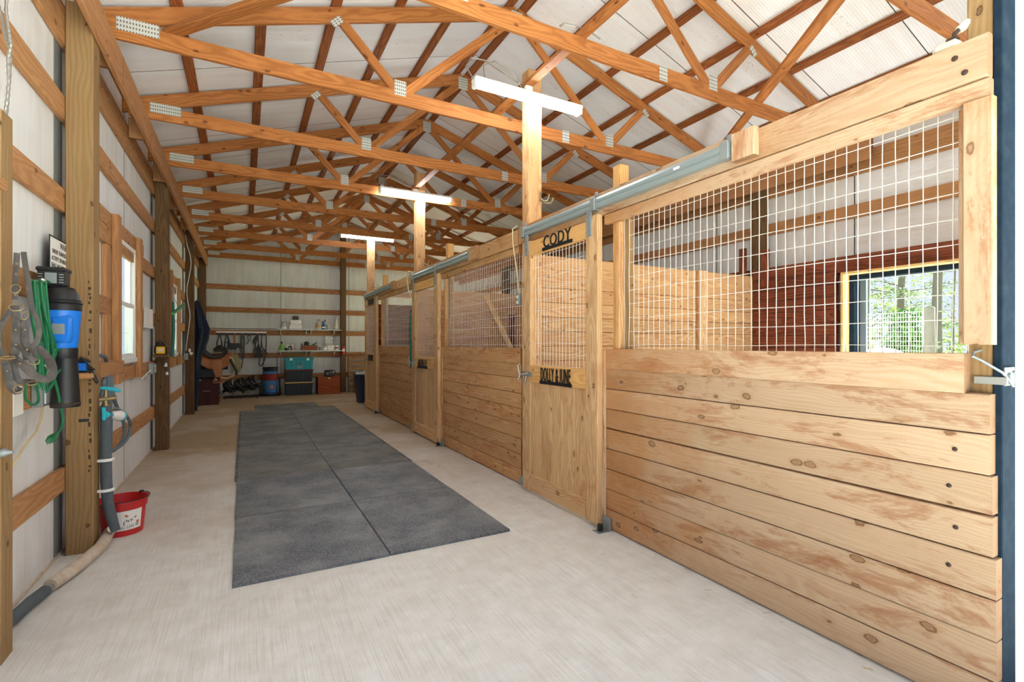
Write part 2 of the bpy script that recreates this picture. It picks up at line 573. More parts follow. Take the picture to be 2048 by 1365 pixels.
M['plate'] = plate_mat()
M['wire'] = plain('galvanised wire', (228, 226, 218), 0.5, 0.15)
M['track'] = plain('grey painted track', (150, 164, 166), 0.45, 0.4, noise=0.06)
M['zinc'] = plain('bright zinc', (170, 172, 168), 0.4, 0.6)
M['brass'] = plain('brass', (150, 132, 96), 0.45, 0.7)
M['navy'] = plain('dark blue steel trim', (26, 40, 54), 0.9, 0.0, noise=0.15, nscale=20, spec=0.08, dirt=(70, 84, 94), dirt_amt=0.2)
M['black'] = plain('black plastic', (26, 27, 29), 0.45, noise=0.1)
M['black_metal'] = plain('black painted metal', (24, 23, 24), 0.5, 0.2)
M['blue'] = plain('bright blue plastic', (22, 122, 226), 0.35)
M['pailblue'] = plain('blue pail plastic', (70, 128, 190), 0.5, noise=0.08)
M['red'] = plain('red plastic', (204, 38, 40), 0.45, noise=0.08, dirt=(150, 60, 50), dirt_amt=0.3)
M['darkred'] = plain('dull red plastic', (150, 44, 44), 0.5)
M['white'] = plain('white plastic', (240, 240, 238), 0.5)
M['cream'] = plain('cream plastic', (222, 214, 194), 0.5, noise=0.05)
M['vinyl'] = plain('white window vinyl', (244, 245, 244), 0.4)
M['green'] = plain('green cord', (22, 112, 70), 0.45, noise=0.25, nscale=25)
M['green2'] = plain('dark teal plastic', (24, 110, 100), 0.45)
M['green3'] = plain('leaf green plastic', (60, 170, 100), 0.45)
M['teal'] = plain('teal plastic', (38, 158, 170), 0.5, noise=0.06)
M['turq'] = plain('turquoise fittings', (40, 180, 200), 0.4)
M['hose'] = plain('grey blue hose', (96, 110, 120), 0.6, noise=0.1)
M['foam'] = plain('grey pipe foam', (84, 92, 98), 0.9, noise=0.2, nscale=30, bump=0.5, bscale=70)
M['wrap'] = plain('dusty pipe wrap', (204, 190, 172), 0.8, noise=0.2, nscale=25, dirt=(160, 130, 100), dirt_amt=0.5, bump=0.6, bscale=40)
M['leather'] = plain('worn grey leather', (60, 54, 50), 0.6, noise=0.4, nscale=45, dirt=(104, 95, 88), dirt_amt=0.6)
M['tan'] = plain('tan saddle leather', (176, 112, 68), 0.5, noise=0.15, nscale=14)
M['blackleather'] = plain('black leather', (34, 31, 30), 0.4, noise=0.2, nscale=14)
M['cloth'] = plain('navy cloth', (30, 42, 58), 0.9, noise=0.2, nscale=10)
M['rope'] = plain('grey rope', (90, 92, 92), 0.9, noise=0.2, nscale=60)
M['cream_rope'] = plain('cream strap', (206, 188, 150), 0.8, noise=0.1)
M['card'] = plain('cardboard', (176, 140, 104), 0.85, noise=0.08)
M['paper'] = plain('white paper', (242, 240, 234), 0.8)
M['yellow'] = plain('yellow plastic', (240, 190, 46), 0.4)
M['lid_yellow'] = plain('tan yellow lid', (206, 176, 110), 0.5)
M['lid_red'] = plain('dark red lid', (132, 54, 58), 0.5)
M['bin'] = plain('charcoal tote plastic', (36, 44, 50), 0.5, noise=0.1)
M['trash'] = plain('navy can plastic', (34, 50, 74), 0.5, noise=0.1)
M['conduit'] = plain('flexible steel conduit', (160, 156, 148), 0.4, 0.7)
M['spray_green'] = plain('lime bottle plastic', (116, 190, 60), 0.4)
M['bottle_blue'] = plain('blue bottle plastic', (30, 96, 160), 0.35)
M['jug'] = plain('clear jug plastic', (196, 198, 186), 0.3)
M['dark_stone'] = plain('dark grey foam', (84, 80, 72), 0.9, noise=0.3, nscale=40)
M['rust'] = plain('rusty bolt', (70, 52, 44), 0.7, 0.3)
M['tape'] = plain('black tape', (36, 36, 38), 0.6)
M['straw'] = plain('straw', (206, 176, 120), 0.9)
M['stamp'] = plain('black ink', (70, 54, 40), 0.9)
M['orange'] = plain('orange ink', (220, 120, 70), 0.8)
M['apron'] = plain('pale gravel apron', (205, 200, 190), 0.9, noise=0.1, nscale=3)
M['yard'] = plain('worn yard grass', (112, 112, 88), 0.95, noise=0.25, nscale=2)
M['bark'] = plain('bark', (84, 79, 74), 0.95, noise=0.35, nscale=6, bump=0.8, bscale=18)
M['fence_post'] = plain('weathered fence post', (112, 106, 94), 0.95, noise=0.25, nscale=10)


def floor_mat():
    t = NT('broomed concrete')
    tc = t.new('ShaderNodeTexCoord').outputs['Object']
    n1 = t.noise(tc, 0.8, 5, 0.6)
    n2 = t.noise(tc, 7.0, 4, 0.6)
    c = t.mix(t.ramp(n2, [(0.35, 0.0), (0.7, 1.0)]), lin((226, 227, 225)), lin((212, 211, 206)))
    # traffic soil: more of it towards the tack end of the aisle
    sep = t.new('ShaderNodeSeparateXYZ'); t.link(tc, sep.inputs[0])
    deep = t.math('MULTIPLY', t.math('SUBTRACT', sep.outputs['Y'], 2.2), 0.16, True)
    soil = t.math('ADD', t.math('MULTIPLY', t.ramp(n1, [(0.40, 0.0), (0.62, 1.0)]), 0.55), t.math('MULTIPLY', deep, 0.8))
    c = t.mix(t.math('MULTIPLY', t.math('MULTIPLY', soil, t.math('ADD', deep, 0.06, True)), 1.0, True), c, lin((166, 142, 108)))
    n3 = t.noise(t.vmath('MULTIPLY', tc, (1.1, 0.55, 1.0)), 1.5, 5, 0.7)
    c = t.mix(t.math('MULTIPLY', t.ramp(n3, [(0.60, 0.0), (0.72, 1.0)]), t.math('ADD', t.math('MULTIPLY', deep, 0.6), 0.1)), c, lin((128, 108, 82)))
    br = t.noise(t.vmath('MULTIPLY', tc, (150.0, 2.5, 1.0)), 1.0, 3, 0.7)
    c = t.mix(t.math('MULTIPLY', t.ramp(br, [(0.46, 0.0), (0.66, 1.0)]), 0.38), c, lin((172, 169, 162)))
    sp = t.noise(tc, 42.0, 3, 0.7)
    c = t.mix(t.math('MULTIPLY', t.ramp(sp, [(0.64, 0.0), (0.72, 1.0)]), 0.35), c, lin((150, 140, 124)))
    t.link(c, t.p.inputs['Base Color'])
    t.p.inputs['Roughness'].default_value = 0.75
    t.p.inputs['Specular IOR Level'].default_value = 0.3
    t.bump(br, 0.45, 0.003)
    return t.m


def rubber_mat(name, a, b, dust):
    t = NT(name)
    tc = t.new('ShaderNodeTexCoord').outputs['Object']
    oi = t.new('ShaderNodeObjectInfo').outputs['Random']
    comb = t.new('ShaderNodeCombineXYZ'); t.link(t.math('MULTIPLY', oi, 20.0), comb.inputs[0])
    v = t.vmath('ADD', tc, comb.outputs[0])
    vo = t.new('ShaderNodeTexVoronoi'); vo.inputs['Scale'].default_value = 62.0
    t.link(v, vo.inputs['Vector'])
    n = t.noise(v, 2.2, 5, 0.65)
    c = t.mix(t.ramp(vo.outputs['Distance'], [(0.1, 0.0), (0.6, 1.0)]), lin(a), lin(b))
    c = t.mix(t.ramp(n, [(0.40, 0.05), (0.68, 0.62)]), c, lin(dust))
    sc_ = t.noise(t.vmath('MULTIPLY', v, (3.0, 5.0, 1.0)), 6.0, 2, 0.6)
    c = t.mix(t.math('MULTIPLY', t.ramp(sc_, [(0.70, 0.0), (0.76, 1.0)]), 0.35), c, lin((190, 188, 180)))
    t.link(c, t.p.inputs['Base Color'])
    t.p.inputs['Roughness'].default_value = 0.7
    t.p.inputs['Specular IOR Level'].default_value = 0.35
    t.bump(vo.outputs['Distance'], 0.5, 0.004)
    return t.m


M['floor'] = floor_mat()
M['mat'] = rubber_mat('black stall rubber', (122, 127, 134), (84, 89, 96), (154, 157, 158))
M['mat_dusty'] = rubber_mat('dusty stall rubber', (112, 115, 116), (84, 87, 88), (150, 148, 138))


def glass_mat():
    t = NT('window glass')
    t.n.remove(t.p)
    out = t.n['Material Output']
    tr = t.new('ShaderNodeBsdfTransparent'); gl = t.new('ShaderNodeBsdfGlossy'); gl.inputs['Roughness'].default_value = 0.03
    tr.inputs['Color'].default_value = (0.94, 0.97, 0.97, 1)
    lw = t.new('ShaderNodeFresnel'); lw.inputs['IOR'].default_value = 1.45
    mx = t.new('ShaderNodeMixShader')
    gi = t.new('ShaderNodeNewGeometry')   # reflect on the outer skin only
    t.link(t.math('MULTIPLY', t.math('MULTIPLY', lw.outputs[0], t.math('SUBTRACT', 1.0, gi.outputs['Backfacing'])), 0.6), mx.inputs[0]); t.link(tr.outputs[0], mx.inputs[1]); t.link(gl.outputs[0], mx.inputs[2])
    t.link(mx.outputs[0], out.inputs['Surface'])
    return t.m


M['glass'] = glass_mat()


def lamp_mat():
    t = NT('lit lamp lens')
    t.p.inputs['Base Color'].default_value = (0.9, 0.9, 0.9, 1)
    t.p.inputs['Emission Color'].default_value = (0.90, 0.955, 1.0, 1)
    t.p.inputs['Emission Strength'].default_value = TUBE_LIGHT
    return t.m


M['lamp'] = lamp_mat()


def grass_mat():
    t = NT('meadow')
    tc = t.new('ShaderNodeTexCoord').outputs['Object']
    c = t.mix(t.noise(tc, 0.6, 5, 0.6), lin((134, 146, 98)), lin((176, 176, 136)))
    t.link(c, t.p.inputs['Base Color']); t.p.inputs['Roughness'].default_value = 0.9
    return t.m


def leaf_mat(name, a, b):
    t = NT(name)
    gi = t.new('ShaderNodeNewGeometry')
    c = t.mix(gi.outputs['Random Per Island'], lin(a), lin(b))
    t.link(c, t.p.inputs['Base Color']); t.p.inputs['Roughness'].default_value = 0.7
    return t.m


M['grass'] = grass_mat()
M['cedar_leaf'] = leaf_mat('cedar sprays', (44, 84, 30), (92, 132, 52))
M['pine_leaf'] = leaf_mat('pine sprays', (62, 84, 52), (108, 128, 80))
M['bud_leaf'] = leaf_mat('spring leaves', (140, 150, 84), (116, 136, 70))

# ------------------------------------------------------------------ the building: sizes
XL, XR = -1.105, 6.415            # liner faces of the long walls
RIDGE_X, PITCH = 2.655, 0.326
YB = 15.64                        # liner face of the back wall
Y0 = 0.78                         # open front
TR_Y = [1.74 + 1.535 * k for k in range(10)]


def roof_z(x):                    # top of the top chords
    return 5.176 - PITCH * abs(x - RIDGE_X)


GIRTS = [(0.44, 0.595), (1.06, 1.2), (1.69, 1.84), (2.315, 2.467), (2.935, 3.09)]
POST_Y = [4.34, 8.10, 11.93, 15.45]

# ------------------------------------------------------------------ ground, floor
tag(MB().box(-60, 90, -40, 80, -0.30, -0.12).build('ground', M['grass']), kind='structure')
tag(MB().box(-12, 18, -14, 0.2, -0.14, -0.01).build('ground_apron', M['apron']), kind='structure')
tag(MB().box(6.6, 10.5, 0.2, 18, -0.14, -0.01).build('ground_yard', M['yard']), kind='structure')
tag(MB().box(-1.25, 6.6, 0.2, 15.8, -0.12, 0.0).build('floor', M['floor']), kind='structure')

# ------------------------------------------------------------------ left wall: liner panels, girts, windows
WIN = [(5.86, 6.74), (9.66, 10.50)]
WZ0, WZ1 = 1.235, 2.455


def strips(y0, y1, seams):
    ys = [y0] + [s for s in seams if y0 < s < y1] + [y1]
    return list(zip(ys[:-1], ys[1:]))


wall = thing('wall_left', (XL, 0, 0), kind='structure')
seams = [2.46, 4.34, 6.43, 8.12, 10.1, 11.98, 13.7]
for a, b in strips(Y0, YB, seams):
    holes = [(max(a, u), min(b, v)) for u, v in WIN if u < b and v > a]
    cur = a
    for u, v in holes:
        if u - cur > 0.02: board('sheathing_panel', XL - 0.012, XL, cur + 0.002, u - 0.001, 0.0, 3.985, M['wall_sheet'], wall, 0.001)
        board('sheathing_panel', XL - 0.012, XL, u, v - 0.002, 0.0, WZ0, M['wall_sheet'], wall, 0.001)
        board('sheathing_panel', XL - 0.012, XL, u, v - 0.002, WZ1, 3.985, M['wall_sheet'], wall, 0.001)
        cur = v
    if b - cur > 0.02: board('sheathing_panel', XL - 0.012, XL, cur + 0.002, b - 0.002, 0.0, 3.985, M['wall_sheet'], wall, 0.001)
for s_ in seams:
    for z0_, z1_ in ((0, WZ0 - 0.02), (WZ1 + 0.02, 3.9)) if any(u < s_ < v for u, v in WIN) else ((0, 3.9),):
        MB().box(XL - 0.02, XL + 0.0015, s_ - 0.006, s_ + 0.006, z0_, z1_).build('seam_strip', M['seam'], wall)
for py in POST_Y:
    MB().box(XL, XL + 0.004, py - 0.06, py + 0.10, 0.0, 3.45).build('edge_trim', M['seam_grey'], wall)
for (z0_, z1_) in GIRTS:
    spans = [(Y0, 4.4), (4.4, 8.15), (8.15, 12.0), (12.0, 15.5)]
    for i, (a, b) in enumerate(spans):
        cuts = [(a, b)]
        if 1.5 < z0_ < 1.8 and i in (1, 2):
            u, v = WIN[i - 1]
            cuts = [(a, u - 0.05), (v + 0.03, b)]
        for c0, c1 in cuts:
            board('girt', XL + 0.002, XL + 0.041, c0 + 0.002, c1 - 0.002, z0_, z1_, M['girt'], wall)
tag(MB().box(XL - 0.03, XL + 0.012, Y0, YB, -0.005, 0.02).build('baseboard_left', M['wrap']), kind='structure')


def window(n, u, v, with_header):
    w = thing('window_%d' % n, (XL, u, WZ0), kind='structure')
    fx0, fx1 = XL - 0.04, XL + 0.052
    board('window_frame', fx0, fx1, u, u + 0.045, WZ0, WZ1, M['vinyl'], w)
    board('window_frame', fx0, fx1, v - 0.045, v, WZ0, WZ1, M['vinyl'], w)
    board('window_frame', fx0, fx1, u + 0.045, v - 0.045, WZ1 - 0.045, WZ1, M['vinyl'], w)
    board('window_sill', fx0, fx1 + 0.02, u + 0.045, v - 0.045, WZ0, WZ0 + 0.05, M['vinyl'], w)
    mid = (WZ0 + WZ1) / 2 - 0.01
    for (z0_, z1_, x) in ((mid - 0.02, WZ1 - 0.045, XL + 0.008), (WZ0 + 0.05, mid + 0.02, XL + 0.033)):
        s = MB()
        a, b = u + 0.047, v - 0.047
        s.rbox(x - 0.012, x + 0.012, a, a + 0.045, z0_, z1_).rbox(x - 0.012, x + 0.012, b - 0.045, b, z0_, z1_)
        s.rbox(x - 0.0119, x + 0.0119, a + 0.04, b - 0.04, z0_, z0_ + 0.045).rbox(x - 0.0119, x + 0.0119, a + 0.04, b - 0.04, z1_ - 0.045, z1_)
        so = s.build('sash', M['vinyl'], w)
        MB().box(x - 0.003, x + 0.003, a + 0.04, b - 0.04, z0_ + 0.04, z1_ - 0.04).build('pane', M['glass'], so)
    # rough studs and headers that stand proud of the girts
    X1 = XL + 0.042
    board('stud', X1, X1 + 0.05, u - 0.20, u - 0.05, 1.06, 2.61, M['girt'], w)
    board('stud', X1 - 0.04, X1 - 0.002, u - 0.36, u - 0.21, 1.2, 2.31, M['girt'], w)
    board('stud', X1, X1 + 0.05, v + 0.01, v + 0.15, 1.06, 2.60, M['girt'], w)
    board('header', X1 - 0.039, X1 - 0.001, u - 0.6, v + 0.55, 2.469, 2.61, M['girt'], w)


window(1, WIN[0][0], WIN[0][1], True)
window(2, WIN[1][0], WIN[1][1], True)

# ------------------------------------------------------------------ right wall
wall = thing('wall_right', (XR, 0, 0), kind='structure')
DY0, DY1, DZ = 1.35, 3.24, 2.25
EY0, EY1, EZ = 12.5, 15.0, 2.45   # unseen opening added in the tack bay wall to let daylight in
seams = [DY0, DY1, 5.2, 7.1, 9.0, 10.9, EY0, EY1]
for a, b in strips(Y0, YB, seams):
    z0_ = DZ if a >= DY0 - 0.01 and b <= DY1 + 0.01 else (EZ if a >= EY0 - 0.01 and b <= EY1 + 0.01 else 0.0)
    board('sheathing_panel', XR, XR + 0.012, a + 0.002, b - 0.002, z0_, 3.985, M['wall_sheet'], wall, 0.001)
    if a > 3: MB().box(XR - 0.0015, XR + 0.02, a - 0.006, a + 0.006, 0, 3.9).build('seam_strip', M['seam'], wall)
for (z0_, z1_) in GIRTS:
    for a, b in ((Y0, 4.4), (4.4, 8.15), (8.15, 12.0), (12.0, 15.5)):
        if a < 1 and z0_ < 2.2: a = DY1 + 0.08
        if a > 11 and z0_ < 2.4: b = EY0 - 0.02
        board('girt', XR - 0.041, XR - 0.002, a + 0.002, b - 0.002, z0_, z1_, M['girt'], wall)

# ------------------------------------------------------------------ back wall
wall = thing('wall_back', (2.6, YB, 0), kind='structure')
xs = [XL, -0.93, 0.913, 2.80, 4.7, XR]
for a, b in zip(xs[:-1], xs[1:]):
    top = [(b - 0.002, roof_z(b - 0.002) + 0.052)]
    if a < RIDGE_X < b: top.append((RIDGE_X, roof_z(RIDGE_X) + 0.052))
    top.append((a + 0.002, roof_z(a + 0.002) + 0.052))
    poly = [(a + 0.002, 0.0), (b - 0.002, 0.0)] + top
    m = MB().prism(poly, 0, 0.012)
    m.v = [(x, YB + z, y) for x, y, z in m.v]
    m.build('sheathing_panel', M['back_sheet'], wall)
    MB().box(a - 0.006, a + 0.006, YB - 0.0015, YB + 0.02, 0, roof_z(a)).build('seam_strip', M['seam'], wall)
for (z0_, z1_) in GIRTS:
    for a, b in ((-1.0, 2.6), (2.6, 6.3)):
        board('girt', a, b - 0.003, YB - 0.041, YB - 0.002, z0_, z1_ - 0.01, M['back_girt'], wall)
tag(MB().box(XL, XR, YB - 0.045, YB + 0.03, -0.004, 0.012).build('baseboard_back', M['wrap']), kind='structure')

# ------------------------------------------------------------------ roof: ribbed sheets over purlins
roof = thing('ceiling', (RIDGE_X, 8, 5.2), kind='structure')
y = Y0 - 0.35
while y < YB + 0.1:
    y2 = y + 0.914
    for sgn in (-1, 1):
        zr = 5.176 + 0.05
        xe = RIDGE_X + sgn * 4.15
        beam('roof_panel', (RIDGE_X, (y + y2) / 2, zr), (xe, (y + y2) / 2, zr - PITCH * 4.15), 0.908, 0.010, (0, 1, 0), M['roof_sheet'], roof)
        beam('lap_strip', (RIDGE_X, y, zr + 0.001), (xe, y, zr + 0.001 - PITCH * 4.15), 0.012, 0.012, (0, 1, 0), M['seam'], roof)
    y = y2
PX = [2.57, 1.95, 1.345, 0.745, 0.13, -0.485, -1.07]
for x in PX + [2 * RIDGE_X - x for x in PX]:
    sg = 1 if x > RIDGE_X else -1
    zc = roof_z(x) + 0.0215
    beam('purlin', (x, Y0 - 0.3, zc), (x, YB - 0.01, zc), 0.089, 0.038, (1, 0, -PITCH * sg), M['purlin'], roof)

# ------------------------------------------------------------------ trusses
TR_LABEL = [
    'roof truss nearest the open front, only its right end in view by the floodlight',
    'roof truss that carries the electric cable, next behind the foremost one',
    'long roof truss just behind the big shop light, crossing above the front rubber mats',
    'roof truss first beyond the one by the big shop light',
    'roof truss just ahead of the middle shop light, its chord reaching the first window bay',
    'roof truss right behind the middle shop light',
    'roof truss midway between the middle and the far shop lights',
    'roof truss just ahead of the far shop light',
    'last free-standing roof truss before the tack wall, behind the far shop light',
    'roof truss fixed against the back wall, its bottom chord over the wall girts',
]


def make_truss(y, label):
    t = thing('roof_truss', (RIDGE_X, y, 3.785), label, 'truss', 'timber roof trusses')
    board('bottom_chord', -1.05, 2 * RIDGE_X + 1.05, y - 0.019, y + 0.019, 3.785, 3.925, M['truss'], t)
    yp = y - 0.0205

    def plate(cx, cz, w, h, ang=0.0):
        bm_ = MB().box(-w / 2, w / 2, -0.0015, 0.0015, -h / 2, h / 2)
        n = max(3, int(w / 0.018))
        for k in range(n):
            xk = -w / 2 + (k + 0.5) * w / n
            bm_.box(xk - 0.003, xk + 0.003, -0.003, -0.0014, -h / 2 + 0.006, h / 2 - 0.006)
        bm_.build('nail_plate', M['plate'], t, mw=Matrix.Translation((cx, yp, cz)) @ Matrix.Rotation(-ang, 4, 'Y'))

    for s in (-1, 1):
        X = lambda d: RIDGE_X + s * d
        ztop = lambda d: 5.176 - PITCH * d
        beam('top_chord', (X(0.0), y, ztop(0.0) - 0.074), (X(3.78), y, ztop(3.78) - 0.074), 0.14, 0.0368, (0, 0, 1), M['truss'], t)
        beam('web', (X(1.33), y, 3.90), (X(1.86), y, 4.44), 0.089, 0.0355, (0, 0, 1), M['truss'], t)
        beam('web', (X(1.27), y, 3.90), (X(0.07), y, 5.00), 0.089, 0.0355, (0, 0, 1), M['truss'], t)
        plate(X(3.39), 3.905, 0.27, 0.105)
        plate(X(1.31), 3.945, 0.115, 0.145)
        plate(X(1.905), 4.415, 0.065, 0.115, radians(45 if s > 0 else -45))
    plate(RIDGE_X, 5.035, 0.135, 0.165)
    plate(3.31, 3.862, 0.10, 0.135)
    return t


tr0 = make_truss(TR_Y[0], TR_LABEL[0])
for k in range(1, 10):
    dup(tr0, (RIDGE_X, TR_Y[k], 3.785), label=TR_LABEL[k])

o = board('lateral_brace', 2.374, 2.462, Y0 + 0.2, YB - 0.2, 3.926, 3.964, M['truss'])
tag(o, 'long flat timber brace lying on the truss chords past the tall stall posts', 'brace')
o = beam('diagonal_brace', (3.40, 1.45, 3.947), (5.95, 5.10, 3.947), 0.1, 0.038, (1, -1, 0), M['truss'])
tag(o, 'slanting timber brace lying on the truss chords above the near mesh stall', 'brace')
o = beam('diagonal_brace', (-0.55, 4.86, 3.947), (2.25, 1.55, 3.947), 0.1, 0.038, (1, 1, 0), M['truss'])
tag(o, 'slanting timber brace lying on the truss chords above the left aisle wall', 'brace')

# ------------------------------------------------------------------ carrier beams and wall posts
for sx, nm in ((-1, 'left'), (1, 'right')):
    bx = lambda x: x if sx < 0 else 2 * RIDGE_X - x
    t = thing('carrier_beam', (bx(-0.9), 8, 3.5), 'double eave beam under the truss heels on the ' + ('window wall' if sx < 0 else 'stall side outer wall'), 'beam')
    board('inner_plank', bx(-0.911), bx(-0.873), 2.95, 5.05, 3.53, 3.777, M['carrier'], t)
    board('inner_plank', bx(-0.910), bx(-0.872), 5.055, 10.4, 3.532, 3.779, M['carrier'], t)
    board('inner_plank', bx(-0.911), bx(-0.873), 10.405, 15.5, 3.53, 3.777, M['carrier'], t)
    for a, b in ((Y0 + 0.1, 8.1), (8.105, 15.55)):
        board('outer_plank', bx(XL + 0.003), bx(XL + 0.041), a, b, 3.44, 3.70, M['girt'], t)
    for yt in TR_Y[2:9]:
        board('block', bx(-1.058), bx(-0.914), yt + 0.022, yt + 0.060, 3.565, 3.78, M['girt'], t)
POST_LABEL = ['brown treated wall post behind the blue blower', 'brown wall post carrying the yellow work light',
              'brown wall post with the thin white wire running down it', 'dark corner post in the tack room corner by the jacket']
for i, py in enumerate(POST_Y):
    o = board('wall_post', -1.062, -0.913, py, py + 0.17 - (0.02 if i == 3 else 0), 0, 3.74, M['post'] if i == 0 else M['post_dark'], None, 0.006)
    tag(o, POST_LABEL[i], 'post', 'posts along the window wall')
    if i == 0:
        rnd = random.Random(4)
        m = MB(); z = 0.55
        while z < 1.85:
            h = rnd.uniform(0.012, 0.035)
            x = -0.938 + rnd.uniform(-0.004, 0.004)
            m.box(x, x + rnd.uniform(0.007, 0.016), py - 0.0008, py + 0.0005, z, z + h)
            z += h + rnd.uniform(0.008, 0.05)
        st = m.build('ink_stamp', M['stamp'], o); st['kind'] = 'stuff'
R_LABEL = ['dark post on the outer wall in the corner of the near stall', 'dark outer wall post seen over the boards of the middle stall', 'dark outer wall post beyond the far stall partition']
for i, py in enumerate([4.33, 8.1, 11.93]):
    o = board('wall_post', 6.222, 6.372, py, py + 0.16, 0, 3.74, M['post_dark'], None, 0.006)
    tag(o, R_LABEL[i], 'post', 'posts along the outer wall')
o = board('wall_post', 2.53, 2.68, YB - 0.20, YB - 0.05, 0, 4.9, M['post_dark'], None, 0.006)
tag(o, 'dark post in the back wall with the fire extinguisher on it', 'post')
# stub post by the halter
t = thing('stub_post', (-1.0, 3.1, 0), 'short weathered post with a knot where the halter hangs', 'post')
board('post', -1.062, -0.948, 2.985, 3.13, 0, 2.465, M['post'], t, 0.012)
board('ledge', -1.04, -0.925, 2.80, 2.984, 2.10, 2.145, M['girt'], t)

# ------------------------------------------------------------------ front: end post, dark trim, white siding
o = board('corner_post', 2.516, 2.63, 0.785, 0.862, 0, 3.98, M['post'], None, 0.005)
tag(o, 'timber end post behind the near stall boards, up to the roof', 'post')
tag(MB().rbox(2.51, 2.637, 0.755, 0.783, 0, 4.3, 0.004).build('trim_1', M['navy']), kind='structure')
fr = thing('wall_front', (4.5, 0.78, 0), kind='structure')
for k in range(5):
    x0 = 2.638 + k * 0.76
    board('siding_panel', x0, x0 + 0.757, 0.76, 0.784, 0, 3.95, M['siding'], fr, 0.002)

# ------------------------------------------------------------------ stall fronts
PL = 0.1543


def wire_panel(name, X, y0, y1, z0, z1, parent, dv=0.0505, dh=0.102, r=0.0021, seed=1, wav=0.004):
    """welded wire: uprights every 5 cm, cross wires every 10 cm, a little bent"""
    rnd = random.Random(seed)
    m = MB()
    n = max(2, int(round((y1 - y0) / dv)))
    zs = [z0 + (z1 - z0) * i / 8 for i in range(9)]
    for k in range(n + 1):
        yy = y0 + (y1 - y0) * k / n
        ph = rnd.uniform(0, 6)
        bend = rnd.uniform(-0.6, 1.6) * wav if rnd.random() < 0.5 else 0
        pts = []
        for i, z in enumerate(zs):
            low = max(0.0, 1 - (z - z0) / 0.35)
            pts.append((X + rnd.uniform(-1, 1) * wav * 0.4, yy + rnd.uniform(-1, 1) * wav * 0.35 + bend * 2.2 * low * sin(3.1 * low), z))
        m.tube(pts, r, 4, caps=False)
    nh = max(2, int((z1 - z0) / dh))
    for k in range(nh + 1):
        z = z0 + 0.015 + k * dh
        if z > z1: break
        ys = [y0 + (y1 - y0) * i / 14 for i in range(15)]
        ph = rnd.uniform(0, 6)
        m.tube([(X + 0.004, yy, z + wav * sin(ph + i * 0.9) * 0.7) for i, yy in enumerate(ys)], r, 4, caps=False)
    return m.build(name, M['wire'], parent)


def bolt(mb, X, y, z, r=0.009):
    """carriage bolt head on a face that looks at the aisle"""
    pts = [(X, y, z), (X - 0.004, y, z), (X - 0.006, y, z)]
    mb.tube(pts, [r, r * 0.9, r * 0.4], 10)


BAYS = [(0.768, 3.005, 2.87, 'cedar'), (4.345, 6.585, 6.515, 'cedar_mid'), (7.985, 10.305, 10.16, 'cedar_mid')]
ST_LABEL = ['pale sawn cedar stall front with a wire mesh upper half, by the hook latch',
            'golden cedar stall front between the two sliding doors that carry readable name signs',
            'farthest cedar stall front, with the green lead strap hanging at its edge']
for bi, (ya, yb, ys, mat) in enumerate(BAYS):
    rnd = random.Random(40 + bi)
    t = thing('stall_barrier', (2.48, (ya + yb) / 2, 0), ST_LABEL[bi], 'stall wall', 'cedar stall fronts', 'thing')
    for k in range(9):
        z0 = k * PL + (0.003 if k else 0.012)
        dx = rnd.uniform(-0.004, 0.004)
        y_near = ya
        if bi == 0:
            y_near = ya + (0.08 if k == 8 else (0.007 if k > 5 else (0.0 if k > 3 else -0.011)))
        fx = 2.46 + dx - (0.012 if k == 8 else 0)
        z1 = (k + 1) * PL - 0.002
        if bi == 0 and k == 5: z0 += 0.006
        if k == 8: z0 -= 0.006
        p = board('plank', fx, 2.512, y_near, yb + 0.04, z0, z1, M[mat], t, 0.003)
        if bi == 0 and k in (3, 4, 5, 6):
            b = MB(); bolt(b, fx, ya + 0.11 + 0.02 * (k % 2), z0 + 0.08); b.build('bolt_head', M['rust'], p)
    # headers over the mesh
    board('header', 2.432, 2.472, ya, yb if bi else 3.0, 2.345, 2.418, M[mat], t)
    yblk = [1.69, 5.27, 8.90][bi]
    p = board('header', 2.42, 2.462, ya, yblk + 0.14, 2.422, 2.583, M[mat], t)
    if bi == 0:
        b = MB(); bolt(b, 2.42, 0.865, 2.53, 0.011); bolt(b, 2.42, 0.835, 2.462, 0.011); b.build('bolt_head', M['rust'], p)
    board('block', 2.372, 2.419, yblk, yblk + 0.14 + (0.1 if bi else 0), 2.422 + 0.012, 2.585, M[mat], t)
    # uprights
    board('batten', 2.441, 2.459, yb + 0.002, yb + 0.03, 0.0, 1.385, M[mat], t)
    if bi == 0:
        board('upright', 2.42, 2.462, 0.755, 0.842, 1.42, 2.343, M[mat], t)
        board('fill_block', 2.463, 2.512, 0.79, 0.87, 1.425, 2.34, M[mat], t)
    board('upright', 2.462, 2.512, ys - 0.005, ys + 0.035, 1.39, 2.344, M['cedar_mid'], t)
    board('batten', 2.515, 2.555, ys - 0.06, ys - 0.008, 1.36, 2.36, M['post'], t)
    board('sill_rail', 2.515, 2.55, (0.87 if bi == 0 else ya + 0.02), ys - 0.065, 1.26, 1.385, M[mat], t)
    wire_panel('wire_mesh', 2.5135, ya + (0.085 if bi == 0 else 0.03), ys - 0.008, 1.30, 2.40, t, seed=10 + bi)

